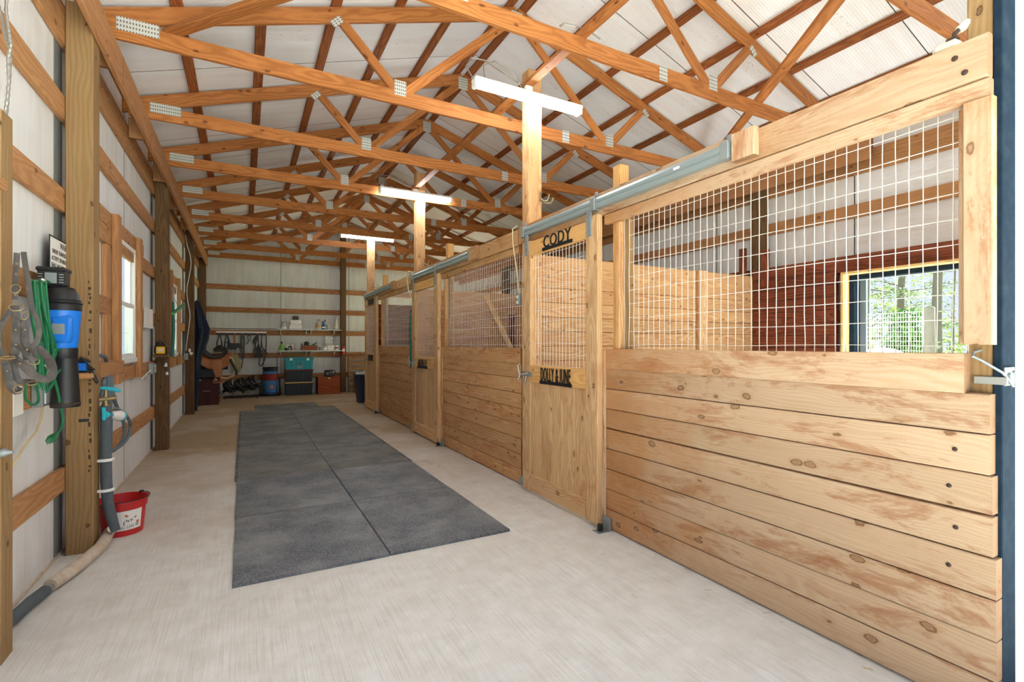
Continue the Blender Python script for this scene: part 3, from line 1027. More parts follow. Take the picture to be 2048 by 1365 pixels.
S_LABEL = ['short cut-off post above the header, beside the first sliding door', 'short cut-off post above the header, beside the second sliding door',
           'short cut-off post above the header, beside the farthest sliding door']
P_LABEL = ['tallest stall post, behind the big lit shop light', 'tall stall post beside the middle shop light', 'tall stall post under the far shop light']
for k, (yp, zt, yq, zq) in enumerate([(4.205, 4.15, 2.915, 2.80), (7.84, 4.25, 6.54, 2.85), (11.43, 4.20, 10.18, 2.86)]):
    o = board('stall_post', 2.464, 2.618, yp, yp + 0.135, 0, zt, M['cedar_mid'], None, 0.008)
    tag(o, P_LABEL[k], 'post', 'tall stall posts')
    o = board('short_post', 2.516, 2.606, yq, yq + 0.088, 0, zq, M['door_rail'], None, 0.006)
    tag(o, S_LABEL[k], 'post', 'short stall posts')

# ------------------------------------------------------------------ sliding stall doors, their tracks and hardware
DOORS = [(3.03, 4.20), (6.61, 7.83), (10.32, 11.42)]
DX0, DX1 = 2.388, 2.438
RDIR, UP = (0, -1, 0), (0, 0, 1)


def name_sign(parent, s, y_left, y_right, z_bar, z_top, mat):
    """cut-out letters standing on a bar, read from the aisle"""
    sg = MB().rbox(DX0 - 0.010, DX0 - 0.004, y_right - 0.02, y_left + 0.02, z_bar - 0.03, z_bar, 0.002)
    for yy in (y_right, y_left):
        sg.tube([(DX0, yy, z_bar - 0.015), (DX0 - 0.013, yy, z_bar - 0.015)], 0.007, 8)
    o = sg.build('name_sign', mat, parent)
    text_part('lettering', s, mat, o, (DX0 - 0.007, y_left, z_bar - 0.002), RDIR, UP, y_left - y_right, z_top - z_bar, 0.003, 0.0 if len(s) > 6 else 0.006, 0.14 if len(s) > 6 else 0.05)
    return o


D_LABEL = ['nearest cedar sliding door with black letters CODY on its top rail', 'cedar sliding door with black letters ADELE on its middle rail',
           'farthest cedar sliding door, with dark unreadable name plates']
for di, (y0, y1) in enumerate(DOORS):
    t = thing('stall_door', (2.41, (y0 + y1) / 2, 0.03), D_LABEL[di], 'door', 'sliding stall doors')
    sw = 0.15
    board('stile', DX0, DX1, y0, y0 + sw, 0.03, 2.43, M['door_wood'], t)
    board('stile', DX0, DX1, y1 - sw, y1, 0.03, 2.41, M['door_wood'], t)
    board('rail', DX0 + 0.001, DX1, y0 + sw + 0.001, y1 - sw - 0.001, 2.27, 2.40, M['door_rail'], t)
    board('rail', DX0 + 0.001, DX1, y0 + sw + 0.001, y1 - sw - 0.001, 1.065, 1.225, M['door_rail'], t)
    board('rail', DX0 + 0.001, DX1, y0 + sw + 0.001, y1 - sw - 0.001, 0.035, 0.19, M['door_wood'], t)
    n = 5
    w = (y1 - y0 - 2 * sw - 0.002) / n
    for k in range(n):
        a = y0 + sw + 0.001 + k * w
        board('plank', DX0 + 0.016, DX1 - 0.008, a + 0.0025, a + w - 0.0025, 0.19, 1.066, M['door_wood'], t)
    wire_panel('wire_mesh', DX1 - 0.008, y0 + sw - 0.02, y1 - sw + 0.02, 1.215, 2.30, t, seed=20 + di)
    if di == 0:
        name_sign(t, 'CODY', 3.80, 3.37, 2.300, 2.405, M['black_metal'])
        name_sign(t, 'DOLLY & JUNE', 3.845, 3.38, 1.093, 1.215, M['black_metal'])
    elif di == 1:
        name_sign(t, 'ADELE', 7.50, 7.06, 1.088, 1.197, M['black_metal'])
    else:
        MB().rbox(DX0 - 0.008, DX0 - 0.002, 10.60, 11.03, 1.075, 1.20, 0.002).build('name_plate', M['black_metal'], t)
        MB().rbox(DX0 - 0.008, DX0 - 0.002, 10.52, 11.06, 2.285, 2.40, 0.002).build('name_plate', M['black_metal'], t)
    # hangers
    for yy in (y0 + 0.10, y1 - 0.09):
        h = MB().rbox(DX0 - 0.009, DX0 - 0.001, yy - 0.032, yy + 0.032, 2.275, 2.475, 0.003)
        h.tube([(DX0 - 0.012, yy, 2.45), (DX0 + 0.01, yy, 2.45)], 0.022, 12)
        for zz in (2.30, 2.36):
            h.tube([(DX0 - 0.001, yy, zz), (DX0 - 0.014, yy, zz)], 0.008, 8)
        h.build('hanger', M['galv'], t)
    # latch with a curled handle on the far stile
    m = MB().rbox(DX0 - 0.008, DX0 - 0.001, y1 - 0.20, y1 - 0.02, 1.12, 1.16, 0.003)
    m.tube([(DX0 - 0.005, y1 - 0.12, 1.145), (DX0 - 0.03, y1 - 0.10, 1.14), (DX0 - 0.035, y1 - 0.06, 1.135), (DX0 - 0.03, y1 + 0.01, 1.13)], 0.009, 8)
    m.tube([(DX0 - 0.035, y1 - 0.01, 1.235), (DX0 - 0.055, y1 - 0.005, 1.215), (DX0 - 0.045, y1 - 0.01, 1.17), (DX0 - 0.035, y1 - 0.01, 1.12), (DX0 - 0.05, y1 - 0.01, 1.085), (DX0 - 0.065, y1 - 0.01, 1.08)],
           [0.006, 0.008, 0.009, 0.009, 0.008, 0.006], 8)
    m.tube([(DX0 - 0.01, y1 - 0.09, 1.12), (DX0 - 0.02, y1 - 0.09, 1.07), (DX0 - 0.022, y1 - 0.07, 1.05), (DX0 - 0.02, y1 - 0.05, 1.08), (DX0 - 0.01, y1 - 0.05, 1.12)], 0.006, 8)
    m.build('latch', M['zinc'], t, smooth=True)
    # track above
    ta, tb = [1.84, 5.46, 9.06][di], y1 + 0.01
    tt = thing('door_track', (2.40, (ta + tb) / 2, 2.5), ['grey steel track on the header above the nearest sliding door',
               'grey steel track on the header above the second sliding door', 'grey steel track on the header above the farthest sliding door'][di], 'track', 'sliding door tracks')
    prof = [(2.418, 2.470), (2.378, 2.470), (2.374, 2.476), (2.374, 2.500), (2.380, 2.508), (2.374, 2.516), (2.374, 2.535), (2.384, 2.556), (2.418, 2.556)]
    m = MB(); base = prof
    nn = len(prof)
    m.v = [(x, ta, z) for x, z in prof] + [(x, tb, z) for x, z in prof]
    m.f = [tuple(range(nn)), tuple(range(nn, 2 * nn))[::-1]] + [(i, nn + i, nn + (i + 1) % nn, (i + 1) % nn) for i in range(nn)]
    m.build('rail', M['track'], tt)
    board('backing_board', 2.422, 2.462, [1.832, 5.512, 9.142][di], [4.335, 7.915, 11.635][di], 2.424, 2.60, M[['cedar', 'cedar_mid', 'cedar_mid'][di]], tt)
    for yy in (ta + 0.035, (ta + tb) / 2 + 0.05, tb - 0.035):
        MB().rbox(2.368, 2.421, yy - 0.028, yy + 0.028, 2.463, 2.565, 0.004).rbox(2.410, 2.4215, yy - 0.018, yy + 0.018, 2.56, 2.612, 0.003).build('bracket', M['galv'], tt)
    if di == 0:
        MB().box(2.3725, 2.3738, 2.20, 2.25, 2.518, 2.533).build('sticker', M['paper'], tt)
    # floor guide
    g = thing('door_guide', (2.40, y0 - 0.015, 0), ['steel roller guide screwed to the floor at the foot of the CODY door',
              'steel roller guide screwed to the floor at the foot of the ADELE door', 'steel roller guide screwed to the floor at the foot of the farthest door'][di], 'guide', 'door floor guides')
    yy = y0 - 0.03
    MB().rbox(2.33, 2.43, yy - 0.06, yy + 0.02, 0, 0.006, 0.002).rbox(2.436, 2.45, yy - 0.06, yy + 0.04, 0, 0.10, 0.002).build('base_plate', M['galv'], g)
    MB().tube([(2.375, yy - 0.02, 0.006), (2.375, yy - 0.02, 0.055)], 0.022, 12).build('roller', M['black'], g, smooth=True)
    # keeper at the far foot
    k = thing('door_keeper', (2.45, y1 + 0.02, 0.08), ['zinc keeper bracket low on the stall post at the far foot of the CODY door',
              'zinc keeper bracket low on the stall post at the far foot of the ADELE door', 'zinc keeper bracket low on the stall post at the far foot of the farthest door'][di], 'bracket', 'door keepers')
    MB().rbox(2.448, 2.462, y1 + 0.005, y1 + 0.09, 0.03, 0.17, 0.002).build('plate', M['door_wood'], k)
    MB().rbox(2.385, 2.447, y1 + 0.012, y1 + 0.05, 0.05, 0.10, 0.003).rbox(2.378, 2.388, y1 - 0.02, y1 + 0.05, 0.05, 0.12, 0.003).tube([(2.40, y1 + 0.03, 0.10), (2.40, y1 + 0.03, 0.125)], 0.01, 8).build('catch', M['galv'], k)

# ------------------------------------------------------------------ inside the stalls
PT_LABEL = ['golden plank partition behind the mesh of the near stall', 'plank partition at the far side of the middle stall', 'plank partition closing the far stall']
for k, yp in enumerate([4.43, 8.12, 11.60]):
    t = thing('stall_partition', (4.4, yp, 0), PT_LABEL[k], 'partition', 'plank stall partitions')
    mt = M['cedar_mid'] if k == 0 else (M['cedar_mid'] if k == 1 else M['cedar_red'])
    x0 = 2.62 if k < 2 else 2.50
    if k == 2: yp += 0.03
    hs = [0.155] * 13 + [0.345]
    z = 0.01
    for h in hs:
        board('plank', x0, 6.22, yp, yp + 0.038, z + 0.002, z + h - 0.002, mt, t)
        z += h
    board('upright', 5.085, 5.225, yp - 0.042, yp - 0.001, 0, 2.37, M['door_wood'] if k == 0 else M['cedar_red'], t)
    if k == 1:
        board('upright', 4.30, 4.44, yp - 0.042, yp - 0.001, 0, 1.98, M['cedar_red'], t)
t = thing('stall_lining', (6.2, 6, 0), 'dark red plank lining on the outer wall of the stalls', 'wall lining')
for (a, b) in ((3.32, 4.42), (4.49, 8.10), (8.17, 11.6)):
    z = 0.01
    for k in range(16):
        h = 0.153
        board('plank', 6.186, 6.22, a, b, z + 0.002, z + h - 0.002, M['cedar_red'], t)
        z += h
for yy, zt in ((4.56, 2.77), (4.22, 2.70)):
    board('stub', 6.14, 6.185, yy - 0.05, yy + 0.05, 2.2, zt, M['cedar_red'], t)

# the outside doorway of the near stall
d = thing('door_1', (6.3, 2.3, 0), kind='structure')
board('casing', 6.17, 6.42, DY1 + 0.001, DY1 + 0.032, 0, 2.272, M['pale_wood'], d)
board('casing', 6.17, 6.42, DY0 - 0.03, DY1, 2.242, 2.272, M['pale_wood'], d)
board('header', 6.19, 6.37, DY0 - 0.1, DY1 + 0.3, 2.274, 2.46, M['cedar_red'], d)
MB().box(6.30, 6.43, DY1 - 0.05, DY1, 0, 2.24).build('frame', M['navy'], d)
MB().box(6.30, 6.43, DY0, DY1 - 0.05, 2.19, 2.24).build('frame', M['navy'], d)
MB().box(6.44, 6.48, DY1 - 0.11, DY1 + 0.9, 0.02, 2.3).build('sliding_leaf', M['track'], d)
o = beam('loose_board', (3.82, 8.03, 2.31), (4.87, 7.72, 0.02), 0.088, 0.038, (1, 0, 0.5), M['pale_wood'])
tag(o, 'yellow two by four leaning slantwise inside the middle stall', 'board')

# ------------------------------------------------------------------ shop lights
for k, (yl, zl, lab) in enumerate([(4.13, 3.775, 'big lit shop light hung by the tallest stall post, nearest the entrance'),
                                   (7.72, 3.79, 'lit shop light hung by the second tall stall post, above the ADELE door side'),
                                   (11.33, 3.79, 'lit shop light farthest down the aisle, by the third tall stall post')]):
    t = thing('shop_light', (2.43, yl, zl), lab, 'light', 'tube shop lights')
    m = MB()
    m.rbox(1.835, 3.035, yl - 0.058, yl + 0.058, zl + 0.05, zl + 0.09, 0.012)
    for x in (1.835, 3.0):
        m.rbox(x, x + 0.035, yl - 0.045, yl + 0.045, zl - 0.003, zl + 0.06, 0.008)
    m.build('housing', M['white'], t)
    pts = [(cos(a) * 0.043, sin(a) * 0.05) for a in [pi + pi * i / 8 for i in range(9)]]
    m = MB()
    nn = len(pts)
    m.v = [(1.868, yl + a, zl + 0.048 + b) for a, b in pts] + [(3.002, yl + a, zl + 0.048 + b) for a, b in pts]
    m.f = [(i, i + 1, nn + i + 1, nn + i) for i in range(nn - 1)] + [(nn - 1, 0, nn, 2 * nn - 1)] + [tuple(range(nn)), tuple(range(nn, 2 * nn))[::-1]]
    m.build('lamp_lens', M['lamp'], t)
    MB().rbox(2.38, 2.455, yl - 0.02, yl + 0.02, zl + 0.09, 3.926, 0.003).build('hanger', M['white'], t)
    m = MB()
    b = Vector((1.84, yl, zl + 0.07))
    m.tube([b, b + Vector((-0.08, 0, 0.10)), b + Vector((-0.02, 0.01, 0.20)), b + Vector((0.15, 0.02, 0.22)), b + Vector((0.4, 0.03, 0.13)), b + Vector((0.62, 0.05, 0.10))], 0.006, 6)
    m.tube([b + Vector((0.11, 0, 0.03)), b + Vector((0.10, 0.01, 0.16)), b + Vector((0.22, 0.02, 0.24)), b + Vector((0.42, 0.03, 0.18)), b + Vector((0.55, 0.05, 0.06)), b + Vector((0.64, 0.06, 0.09))], 0.006, 6)
    m.build('cord', M['conduit'], t, smooth=True)

# electric cable lying over the second truss chord
pts = [on_y(px, py, 3.24) for px, py in ((1120, 52), (1128, 47), (1150, 52), (1168, 59), (1185, 68), (1200, 78))]
o = MB().tube(pts, 0.008, 6).build('electric_cable', M['conduit'])
tag(o, 'grey cable lying along a roof truss chord near the open front', 'cable')

# hooks on the tall posts
for k, (yp, zp, lab) in enumerate([(4.2055, 2.90, 'double brass coat hook on the tallest stall post'), (7.8405, 2.79, 'coat hook with a white clip on the second tall stall post'), (11.4305, 2.80, 'coat hook on the third tall stall post')]):
    m = MB().rbox(2.585, 2.61, yp - 0.006, yp, zp - 0.05, zp + 0.05, 0.002)
    m.tube([(2.60, yp - 0.006, zp - 0.02), (2.61, yp - 0.04, zp - 0.05), (2.64, yp - 0.06, zp - 0.05), (2.655, yp - 0.065, zp - 0.02), (2.66, yp - 0.065, zp + 0.005)], 0.006, 8)
    m.tube([(2.60, yp - 0.006, zp - 0.03), (2.625, yp - 0.04, zp - 0.07), (2.68, yp - 0.06, zp - 0.07), (2.70, yp - 0.065, zp - 0.04), (2.705, yp - 0.065, zp - 0.025)], 0.006, 8)
    for c in ((2.66, yp - 0.065, zp + 0.008), (2.705, yp - 0.065, zp - 0.022)): m.ball(c, 0.010, 8, 5)
    o = m.build('coat_hook', M['brass'], None, smooth=True)
    tag(o, lab, 'hook', 'coat hooks on tall posts')

# switch box and cream cords by the doors
t = thing('switch_box', (2.45, 4.35, 1.88), 'small white switch box on the post beside the CODY door', 'switch')
MB().rbox(2.43, 2.463, 4.347, 4.40, 1.82, 1.945, 0.004).build('box', M['galv'], t)
m = MB()
for zz in (1.85, 1.905): m.rbox(2.424, 2.431, 4.362, 4.386, zz - 0.014, zz + 0.014, 0.002)
m.build('outlet_face', M['white'], t)
o = MB().tube([(2.42, 4.36, 2.62), (2.40, 4.42, 2.60), (2.41, 4.43, 2.45), (2.425, 4.40, 2.25), (2.43, 4.36, 2.05), (2.445, 4.37, 1.946)], 0.007, 6).build('cream_cord', M['cream_rope'], None, smooth=True)
tag(o, 'cream cord hanging from the header down to the switch box', 'cord')
m = MB()
for a in range(2):
    m.tube([(2.42, 7.86, 2.60), (2.37, 7.93 + a * 0.05, 2.63), (2.36, 7.98 + a * 0.04, 2.5), (2.37, 7.95, 2.3), (2.40, 7.90, 2.2)], 0.008, 6)
o = m.build('cream_cord', M['cream_rope'], None, smooth=True)
tag(o, 'looped cream cord on the header end beside the ADELE door', 'cord')
o = MB().tube([(2.447, 8.06, 2.02), (2.43, 8.05, 1.9), (2.436, 8.07, 1.5), (2.432, 8.06, 1.15), (2.44, 8.05, 1.02)], [0.012, 0.02, 0.026, 0.03, 0.012], 8, flat=((1, 0, 0), 0.5)).build('lead_strap', M['green2'])
tag(o, 'green lead strap hanging on the stall front just past the ADELE door', 'strap')

# hook latch at the near end of the stall
t = thing('hook_latch', (2.46, 0.8, 1.3), 'steel hook rod and plate latch at the near end of the stall front', 'latch')
MB().tube([(2.505, 0.815, 1.40), (2.47, 0.826, 1.39), (2.45, 0.822, 1.375), (2.462, 0.80, 1.36), (2.50, 0.752, 1.315), (2.53, 0.742, 1.285), (2.56, 0.74, 1.262)], 0.0048, 8).build('hook_rod', M['galv'], t, smooth=True)
MB().rbox(2.513, 2.60, 0.747, 0.754, 1.265, 1.335, 0.002).tube([(2.545, 0.748, 1.30), (2.545, 0.740, 1.30)], 0.014, 10).tube([(2.585, 0.748, 1.315), (2.585, 0.74, 1.315)], 0.007, 8).build('plate', M['galv'], t)
MB().rbox(2.505, 2.512, 0.74, 0.838, 1.268, 1.298, 0.002).build('strap', M['zinc'], t)

# motion flood lamp high on the end post
t = thing('flood_lamp', (2.49, 0.9, 2.64), 'dirty white flood lamp on the end post above the header', 'lamp')
m = MB().rbox(2.455, 2.525, 0.868, 0.955, 2.590, 2.632, 0.014)
m.build('lamp_head', M['cream'], t)
MB().box(2.462, 2.518, 0.874, 0.949, 2.585, 2.5895).build('lamp_glass', M['jug'], t)
MB().rbox(2.475, 2.51, 0.88, 0.915, 2.63, 2.648, 0.004).tube([(2.495, 0.895, 2.645), (2.498, 0.895, 2.665), (2.505, 0.88, 2.68)], 0.008, 8).build('neck', M['rust'], t)
MB().tube([(2.505, 0.885, 2.675), (2.53, 0.863, 2.70)], [0.014, 0.020], 10).build('socket', M['cream'], t, smooth=True)

# ------------------------------------------------------------------ rubber floor mats
def interlock(x0, x1, y0, y1, left, right):
    """mat outline with square teeth along an outer long side"""
    p = [(x0, y0), (x1, y0)]
    n = 15
    if right:
        for i in range(n):
            a, b = y0 + (y1 - y0) * i / n, y0 + (y1 - y0) * (i + 0.5) / n
            p += [(x1, a + 0.002), (x1 + 0.03, a + 0.002), (x1 + 0.03, b), (x1, b)]
    p += [(x1, y1), (x0, y1)]
    if left:
        for i in reversed(range(n)):
            a, b = y0 + (y1 - y0) * i / n, y0 + (y1 - y0) * (i + 0.5) / n
            p += [(x0, b), (x0 - 0.03, b), (x0 - 0.03, a + 0.002), (x0, a + 0.002)]
    return p


def mat(poly, z, mt, label, group):
    m = MB().prism(poly, 0.0, z - 0.004)
    n0 = len(m.v)
    cx = sum(p[0] for p in poly) / len(poly); cy = sum(p[1] for p in poly) / len(poly)
    o = m.prism([(cx + (x - cx) * 0.995, cy + (y - cy) * 0.995) for x, y in poly], z - 0.004, z).build('rubber_mat', mt)
    return tag(o, label, 'mat', group)


XM = 0.863
NEAR = [((-0.065, XM - 0.007, 3.30, 4.57), 'front rubber mat on the window wall side, nearest the entrance'),
        ((XM, 1.772, 3.305, 4.575), 'front rubber mat on the stall side, nearest the entrance'),
        ((-0.07, XM - 0.008, 4.574, 5.835), 'second row rubber mat on the window wall side, ahead of the dusty mats'),
        ((XM, 1.768, 4.579, 5.83), 'second row rubber mat on the stall side, ahead of the dusty mats')]
for (a, b, c, d), lab in NEAR:
    mat([(a, c), (b, c), (b, d), (a, d)], 0.019, M['mat'], lab, 'smooth-edged rubber mats')
rows = 5
ORD = ['first', 'second', 'third', 'fourth', 'fifth']
for r in range(rows):
    for s in range(2):
        ya = 5.845 + r * 1.215; yb_ = ya + 1.212
        if s == 0:
            poly = interlock(-0.065, 0.858, ya, yb_, True, False); lab = 'dusty interlocking rubber mat, window wall side, %s row past the clean mats' % ORD[r]
        else:
            poly = interlock(0.8605, 1.755, ya, yb_ + (0.0 if r < 4 else 0.08), False, True); lab = 'dusty interlocking rubber mat, stall side, %s row past the clean mats' % ORD[r]
        mat(poly, 0.017, M['mat_dusty'], lab, 'interlocking rubber mats')
mat([(0.20, 12.02), (0.856, 12.02), (0.856, 12.02), (1.50, 12.0), (1.50, 12.9), (0.20, 12.95)] if False else [(0.20, 11.93), (1.50, 12.02), (1.50, 12.92), (0.20, 12.95)], 0.016, M['mat_dusty'], 'last small rubber mat at the far end, toward the tack wall', 'interlocking rubber mats')

# ------------------------------------------------------------------ left wall clutter
W = -1.105


def smooth_pts(pts, k=4):
    out = []
    n = len(pts)
    for i in range(n - 1):
        p0, p1, p2, p3 = pts[max(i - 1, 0)], pts[i], pts[i + 1], pts[min(i + 2, n - 1)]
        for j in range(k):
            u = j / k
            out.append(0.5 * ((2 * p1) + (p2 - p0) * u + (2 * p0 - 5 * p1 + 4 * p2 - p3) * u * u + (3 * p1 - p0 - 3 * p2 + p3) * u ** 3))
    out.append(pts[-1])
    return out


def strap(mb, pts, w, normal, t=0.13):
    return mb.tube(smooth_pts([Vector(p) for p in pts], 4), w * 0.31, 8, flat=(normal, t))


# conduit over the stub post
t = thing('steel_conduit', (-1.0, 3.1, 2.45), 'two flexible steel conduits rising from the short post', 'conduit')
A = [on_y(px, py, 3.06) for px, py in ((8, 236), (14, 205), (18, 160), (16, 120), (22, 90), (17, 60), (12, 20), (16, -40))]
B = [on_y(px, py, 3.09) for px, py in ((12, 236), (16, 190), (19, 150), (21, 100), (12, 75), (4, 40), (-6, 0), (-12, -50))]
for pts in (A, B):
    n = []
    for p, q in zip(pts[:-1], pts[1:]):
        for i in range(6): n.append(p.lerp(q, i / 6))
    MB().tube(n, [0.0058 if i % 2 else 0.0076 for i in range(len(n))], 8).build('conduit', M['conduit'], t)
o = MB().lathe([(0.016, -0.02), (0.02, -0.012), (0.02, 0.0), (0.012, 0.01), (0.006, 0.026)], 0, 0, 12).build('bolt_end', M['galv'], None, smooth=True,
    mw=Matrix.Translation(on_y(10, 906, 2.97)) @ Matrix.Rotation(pi / 2, 4, 'Y'))
tag(o, 'steel bolt end sticking out of the short post low down', 'bolt')

# leather halter on the stub post
t = thing('leather_halter', (-0.98, 2.96, 1.9), 'worn grey leather halter with brass rings on the short post', 'halter')
HY = 2.955


def H(*p):
    return [on_y(a, b, HY - d) for a, b, d in p]


NRM = (0.15, -1, 0.1)
m = MB()
strap(m, H((34, 506, 0), (32, 540, 0), (30, 575, 0.01), (31, 600, 0.01)), 0.034, NRM)
strap(m, H((47, 504, 0), (52, 540, 0.005), (58, 580, 0), (64, 615, 0.0), (76, 645, 0.0), (78, 670, 0), (70, 690, 0)), 0.032, NRM)
strap(m, H((30, 612, 0), (32, 650, 0.01), (31, 690, 0.015), (30, 712, 0.015)), 0.045, NRM)
strap(m, H((46, 640, 0), (50, 680, 0.005), (56, 720, 0.01)), 0.05, NRM)
strap(m, H((22, 620, 0.01), (8, 640, 0.02), (-2, 662, 0.03), (-3, 690, 0.03), (6, 712, 0.03)), 0.032, NRM)
strap(m, H((26, 715, 0.02), (48, 733, 0.035), (75, 755, 0.04), (98, 758, 0.03), (106, 740, 0.02), (98, 720, 0.0), (82, 702, -0.01), (72, 696, 0)), 0.05, NRM)
strap(m, H((8, 722, 0.03), (16, 745, 0.035), (20, 770, 0.03), (32, 784, 0.02), (42, 776, 0.01)), 0.045, NRM)
strap(m, H((26, 724, 0.02), (30, 745, 0.02), (38, 762, 0.015), (56, 764, 0.01), (70, 766, 0.02)), 0.04, NRM)
strap(m, H((64, 688, 0), (66, 705, 0.01), (68, 722, 0.01)), 0.045, NRM)
strap(m, H((36, 690, 0.02), (50, 706, 0.03), (64, 716, 0.03), (72, 722, 0.03)), 0.03, NRM)
strap(m, H((60, 706, 0.03), (64, 730, 0.035), (64, 752, 0.035)), 0.022, NRM)
m.build('straps', M['leather'], t, smooth=True)
m = MB()
for a, b in ((33, 528), (32, 548), (31, 590), (31, 660), (32, 690), (50, 660), (54, 700), (40, 728), (70, 750), (14, 742)):
    m.ball(on_y(a, b, HY - 0.035), 0.0045, 8, 5)
sd = m.build('studs', M['brass'], t); sd['kind'] = 'stuff'


def ring(mb, c, rx, rz, r, yoff=0.0):
    pts = [c + Vector((cos(a) * rx, yoff + 0.01 * sin(a), sin(a) * rz)) for a in [2 * pi * i / 14 for i in range(15)]]
    mb.tube(pts, r, 6, caps=False)


for a, b, e, rx, rz in ((33, 615, 0.03, 0.024, 0.016), (50, 632, 0.025, 0.011, 0.018), (31, 578, 0.03, 0.016, 0.020), (16, 716, 0.05, 0.024, 0.006), (70, 724, 0.03, 0.015, 0.013), (64, 767, 0.03, 0.016, 0.008), (37, 778, 0.03, 0.016, 0.016)):
    m = MB()
    ring(m, on_y(a, b, HY - e), rx, rz, 0.0028)
    m.build('buckle', M['brass'], t, smooth=True)

# green extension cord bundle
CX = -0.985
t = thing('extension_cord', (CX, 3.7, 1.75), 'green extension cord coiled in a long bundle on a wall hook', 'cord')
rnd = random.Random(5)
m = MB()


def C(*p):
    return [on_x(a, b, CX + d) for a, b, d in p]


order = list(range(16)); rnd.shuffle(order)
for i in range(16):
    f = i / 15; f2 = order[i] / 15 * 0.6 + f * 0.4
    x0 = 57 + f * 34
    x1 = 68 + f2 * 46 + rnd.uniform(-3, 3)
    x2 = 76 + f2 * 46 + rnd.uniform(-5, 5)
    d = rnd.uniform(0.0, 0.045)
    yb = 720 + rnd.uniform(-35, 45)
    m.tube(smooth_pts(C((x0 + 8, 566, d - 0.01), (x0, 562 + rnd.uniform(0, 6), d), (x0 + 3, 600, d + 0.01), ((x0 + x1) / 2, 640, d + 0.02), (x1, 680, d + 0.02), (x2, yb, d + 0.01), (x2 - 7, yb + 18, d), (x2 - 14, yb - 6, d - 0.01)), 4), 0.0066, 8)
m.tube(smooth_pts(C((118, 700, 0.05), (124, 715, 0.05), (123, 735, 0.05), (112, 750, 0.05), (105, 770, 0.04), (92, 785, 0.03))), 0.0066, 8)
m.tube(smooth_pts(C((112, 690, 0.05), (100, 725, 0.06), (93, 752, 0.05), (86, 782, 0.04))), 0.0066, 8)
m.tube(smooth_pts(C((54, 770, 0.03), (50, 785, 0.02), (54, 802, 0.02), (66, 810, 0.02), (76, 804, 0.02), (76, 788, 0.03), (70, 770, 0.04))), 0.0066, 8)
m.tube(smooth_pts(C((108, 755, 0.05), (116, 785, 0.05), (121, 815, 0.05), (126, 838, 0.05), (122, 858, 0.05), (113, 870, 0.05))), 0.0066, 8)
m.build('cord_loops', M['green'], t, smooth=True)
p0, p1 = on_x(114, 868, CX + 0.05), on_x(99, 882, CX + 0.05)
m = MB().tube([p0, p0.lerp(p1, 0.3), p0.lerp(p1, 0.75), p1], [0.010, 0.018, 0.022, 0.018], 8)
m.build('plug', M['green'], t)
m = MB()
for dz in (-0.008, 0.008): m.tube([p1 + Vector((0, 0, dz)), p1 + (p1 - p0) * 0.3 + Vector((0, 0, dz))], 0.003, 4)
m.build('prong', M['zinc'], t)
m = MB()
m.tube(C((85, 559, 0.05), (90, 563, 0.03), (92, 571, 0.0), (89, 574, -0.04)), 0.006, 6)
o = m.build('wall_hook', M['white'], None, smooth=True); tag(o, 'white utility hook that the green cord bundle hangs from', 'hook')

# outlet under the cord
t = thing('wall_outlet', (-1.06, 3.8, 1.1), 'grey outlet box with a tan cable under the green cord', 'outlet')
p0, p1 = on_x(69, 800, -1.045), on_x(92, 773, -1.045)
MB().rbox(-1.062, -1.01, p0.y, p1.y, 1.065, 1.19, 0.005).build('box', M['galv'], t)
MB().rbox(-1.0095, -1.003, p0.y + 0.02, p1.y - 0.02, 1.08, 1.175, 0.002).build('cover', M['white'], t)
MB().tube([(-1.03, p0.y + 0.08, 1.066), (-1.035, p0.y + 0.07, 1.0), (-1.04, p0.y + 0.01, 0.93), (-1.05, p0.y - 0.15, 0.86), (-1.06, p0.y - 0.28, 0.78), (-1.065, p0.y - 0.36, 0.70)], 0.0075, 6).build('cable', M['cream_rope'], t, smooth=True)
o = MB().rbox(-1.062, -1.052, on_x(28, 800, -1.05).y, on_x(48, 800, -1.05).y, 1.045, 1.20, 0.002).build('notice_card', M['paper'])
tag(o, 'blank white card tacked to the low girt by the halter', 'card')

# warning sign
t = thing('warning_sign', (-1.09, 4.1, 2.0), 'white metal WARNING sign half hidden behind the wall post', 'sign')
ys0, ys1 = 4.03, 4.67
SZ1, SZ0 = 2.105, 1.77
sx = -1.062
MB().rbox(sx, sx + 0.004, ys0, ys1, SZ0, SZ1, 0.002).build('plate', M['black_metal'], t)
pl = MB().rbox(sx + 0.0035, sx + 0.006, ys0 + 0.012, ys1 - 0.012, SZ0 + 0.012, SZ1 - 0.012, 0.001).build('face', M['white'], t)
LINES = [('WARNING', 0.042, 0.26), ('UNDER TENNESSEE LAW, AN EQUINE', 0.027, 0.56), ('ACTIVITY SPONSOR OR PROFESSIONAL', 0.027, 0.58), ('SHALL NOT BE LIABLE FOR AN INJURY', 0.027, 0.59), ('TO OR THE DEATH OF A PARTICIPANT', 0.027, 0.56)]
z = SZ1 - 0.022
for s_, h, w in LINES:
    z -= h
    text_part('lettering', s_, M['black_metal'], pl, (sx + 0.0064, (ys0 + ys1) / 2 - w / 2, z), (0, 1, 0), (0, 0, 1), w, h, 0.0006, 0.006)
    z -= 0.017

